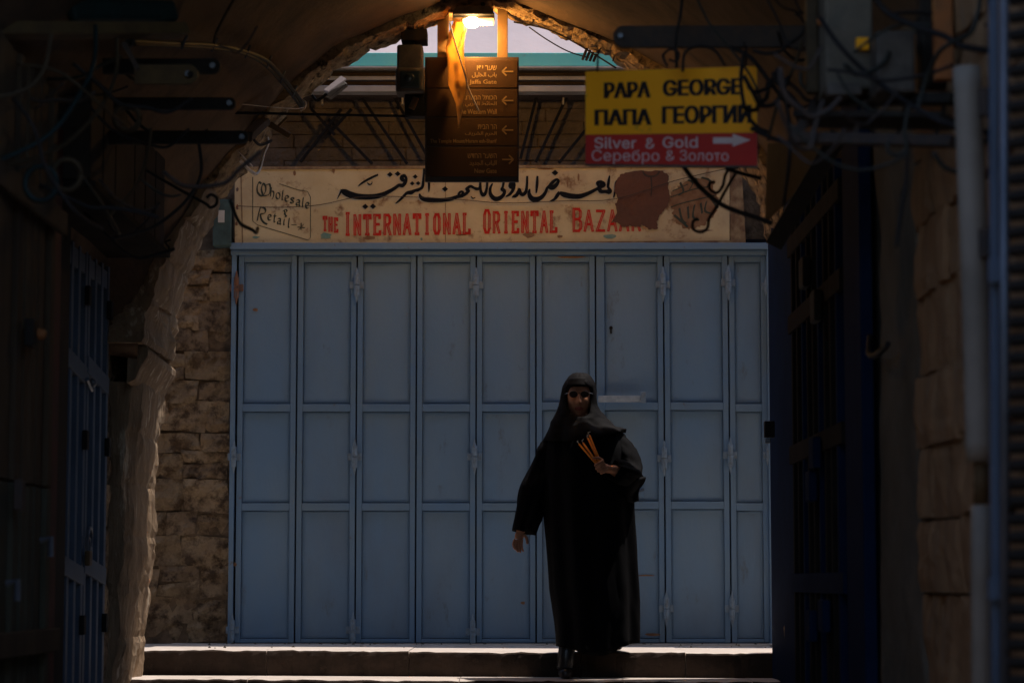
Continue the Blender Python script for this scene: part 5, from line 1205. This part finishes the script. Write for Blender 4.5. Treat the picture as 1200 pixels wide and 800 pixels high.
# forehead band
mb = MB(); vs = []
for j in range(5):
    for k in range(21):
        a = -1.1 + 2.2 * k / 20; zz_ = .055 + .05 * (1 - j / 4) - .0
        rr_x, rr_y = .076 * (1 - .25 * (1 - j / 4)), .098 * (1 - .22 * (1 - j / 4)); vs.append(hc + Vector((math.sin(a) * rr_x, -math.cos(a) * rr_y, zz_ - .012 * math.cos(a) * 0)))
mb.add(vs, [(j * 21 + k, j * 21 + k + 1, (j + 1) * 21 + k + 1, (j + 1) * 21 + k) for j in range(4) for k in range(20)])
q = mb.build('forehead_band', 'scarf', ps, smooth=True, fix=False); md = q.modifiers.new('s', 'SOLIDIFY'); md.thickness = .005; md.offset = 0
# sunglasses
gl = bpy.data.objects.new('sunglasses', None); C.objects.link(gl); gl.parent = ps; gl.location = hc - ps.location
gz = .012
for s_ in (-1, 1):
    pts = [hc + Vector((s_ * .030 + .0215 * math.cos(t * math.pi / 10), -.104 + .10 * (abs(s_ * .030 + .0215 * math.cos(t * math.pi / 10)) ** 1.7), gz + (.015 if math.sin(t * math.pi / 10) > 0 else .018) * math.sin(t * math.pi / 10))) for t in range(20)]
    ctr_ = sum(pts, Vector()) / 20 + Vector((0, -.002, 0))
    MB().add([ctr_] + pts, [(0, 1 + i, 1 + (i + 1) % 20) for i in range(20)]).build('lens', 'tint', gl, smooth=True, fix=False)
    MB().tube(pts + [pts[0]], .0016, 6).build('rim', 'iron', gl, smooth=True)
    MB().tube([hc + Vector((s_ * .055, -.094, gz + .006)), hc + Vector((s_ * .072, -.07, gz + .005)), hc + Vector((s_ * .076, 0, gz))], .002, 6, 3).build('temple', 'steel', gl)
MB().tube([hc + Vector((-.006, -.106, gz + .002)), hc + Vector((0, -.109, gz + .005)), hc + Vector((.006, -.106, gz + .002))], .0016, 6, 3).build('bridge', 'iron', gl)
# shoes
def shoe(p, name, tilt=0):
    mb = MB(); secs = [(-.10, .026, .058), (-.06, .037, .05), (0, .040, .046), (.05, .034, .07), (.10, .036, .09), (.14, .026, .07)]
    vs = []; n = 14
    for y, hw, h in secs:
        for k in range(n):
            a = 2 * math.pi * k / n; x = hw * math.cos(a); z = h / 2 + h / 2 * math.sin(a); vs.append(Vector((x, y, max(z, .0) if math.sin(a) > -.6 else 0)))
    mt = Matrix.Rotation(R(tilt), 4, 'X')
    mb.add([p + mt @ v for v in vs], [(j * n + k, j * n + (k + 1) % n, (j + 1) * n + (k + 1) % n, (j + 1) * n + k) for j in range(len(secs) - 1) for k in range(n)] + [tuple(range(n)), tuple((len(secs) - 1) * n + k for k in range(n))])
    o = mb.build(name, 'shoe', ps, smooth=True); q = o.modifiers.new('s', 'SUBSURF'); q.levels = q.render_levels = 1
f1 = Vector((W(662, 790).x, 12.86, -RZ - .006 + .002)); f2 = Vector((W(724, 757).x, 13.17, .0)); shoe(f1, 'shoe'); shoe(f2, 'shoe', 0)
MB().tube([f1 + Vector((0, .06, .05)), f1 + Vector((.006, .05, .12)), f1 + Vector((.022, .085, .26))], [.046, .045, .042], 14, 3).build('boot_shaft', 'shoe', ps, smooth=True)
MB().tube([f2 + Vector((0, .06, .05)), f2 + Vector((-.003, .05, .1)), f2 + Vector((-.01, .03, .16))], [.046, .045, .05], 14, 3).build('boot_shaft', 'shoe', ps, smooth=True)
# candles
tops = [(677, 521.5, 0, 'shortest leaning orange candle at the edge of the fist, furthest from the robe sleeve'), (681.5, 520, .006, 'second orange candle beside the shortest one in the woman\'s fist'), (687, 514.5, .004, 'long orange candle next to the tallest one in the woman\'s fist'), (689, 511.5, -.004, 'tallest orange candle of the bunch, rising nearest the bent sleeve')]
for k, (x, y, dy, lab) in enumerate(tops):
    a = W(702 + k * .8, 552 - k * .4, -.245 + dy * .6); t = W(x, y + 1.5, -.25 + dy); r = t - a; b_ = a - r.normalized() * .01
    cn = thing('candle', b_, lab, 'candle', 'thin orange candles held in the fist')
    MB().tube([b_, t], [.0052, .0048], 8).build('wax', 'candle', cn, smooth=True)
    MB().tube([t, t + Vector((-.004, 0, .008)), t + Vector((-.010 + .006 * (k % 3), -.003, .012)), t + Vector((-.004 + .008 * (k % 2), 0, .018))], .0016, 5, 3).build('wick', 'wick', cn, smooth=True)

# grit and scraps along the foot of the shutter and on the step
gr = MB(); rg = random.Random(4)
for k in range(70):
    x = rg.uniform(-1.9, 1.45); y = rg.choice([rg.uniform(14.2, 14.37), rg.uniform(13.3, 14.3)]); q = rg.uniform(.003, .011)
    gr.add([(x - q, y, .0), (x + q, y - q * .6, .0), (x + q * .5, y + q, .0), (x, y, q * rg.uniform(.6, 1.5))], [(0, 1, 3), (1, 2, 3), (2, 0, 3), (0, 2, 1)])
tag(gr.build('grit', 'wall'), kind='stuff')
# ================================================================== WIRE TANGLES
def tangle(label, loc, xr, yr, Yr, n, seed, mats, anchors=None):
    rn_ = random.Random(seed); t = thing('wire_tangle', P(*loc), label, 'wires')
    for k in range(n):
        x0 = rn_.uniform(*xr); x1 = min(max(x0 + rn_.choice((-1, 1)) * rn_.uniform(50, 150), xr[0] - 20), xr[1] + 20); y0 = rn_.uniform(*yr); y1 = rn_.uniform(*yr); Y = rn_.uniform(*Yr); Y1 = Y + rn_.uniform(-.3, .3)
        y1 = y0 + rn_.uniform(-45, 45); sag = rn_.uniform(8, 40); pts = []
        for q in range(6):
            u = q / 5; pts.append(P(x0 + (x1 - x0) * u + rn_.uniform(-5, 5), y0 + (y1 - y0) * u + sag * 4 * u * (1 - u) + rn_.uniform(-4, 4), Y + (Y1 - Y) * u))
        MB().tube(pts, rn_.uniform(.0035, .0085), 6, 4).build('wire', rn_.choice(mats), t, smooth=True)
tangle('dense tangle of thin dusty wires strung between the awning arms and the plank shutter', (120, 120, 9.4), (0, 285), (5, 270), (8.6, 10.6), 26, 3, ['cable', 'cable', 'irondull', 'cabletan', 'cablegrey'])
tangle('tangle of thin black wires knotted around the corner of the yellow sign', (890, 70, 8.6), (893, 950), (-5, 120), (8.3, 8.9), 14, 5, ['cable', 'irondull', 'cable'])
tangle('tangle of thin wires hanging in front of the grey cabinet and shelf', (1030, 100, 7.5), (930, 1180), (-5, 190), (6.9, 7.6), 14, 8, ['cable', 'irondull', 'cablegrey'])
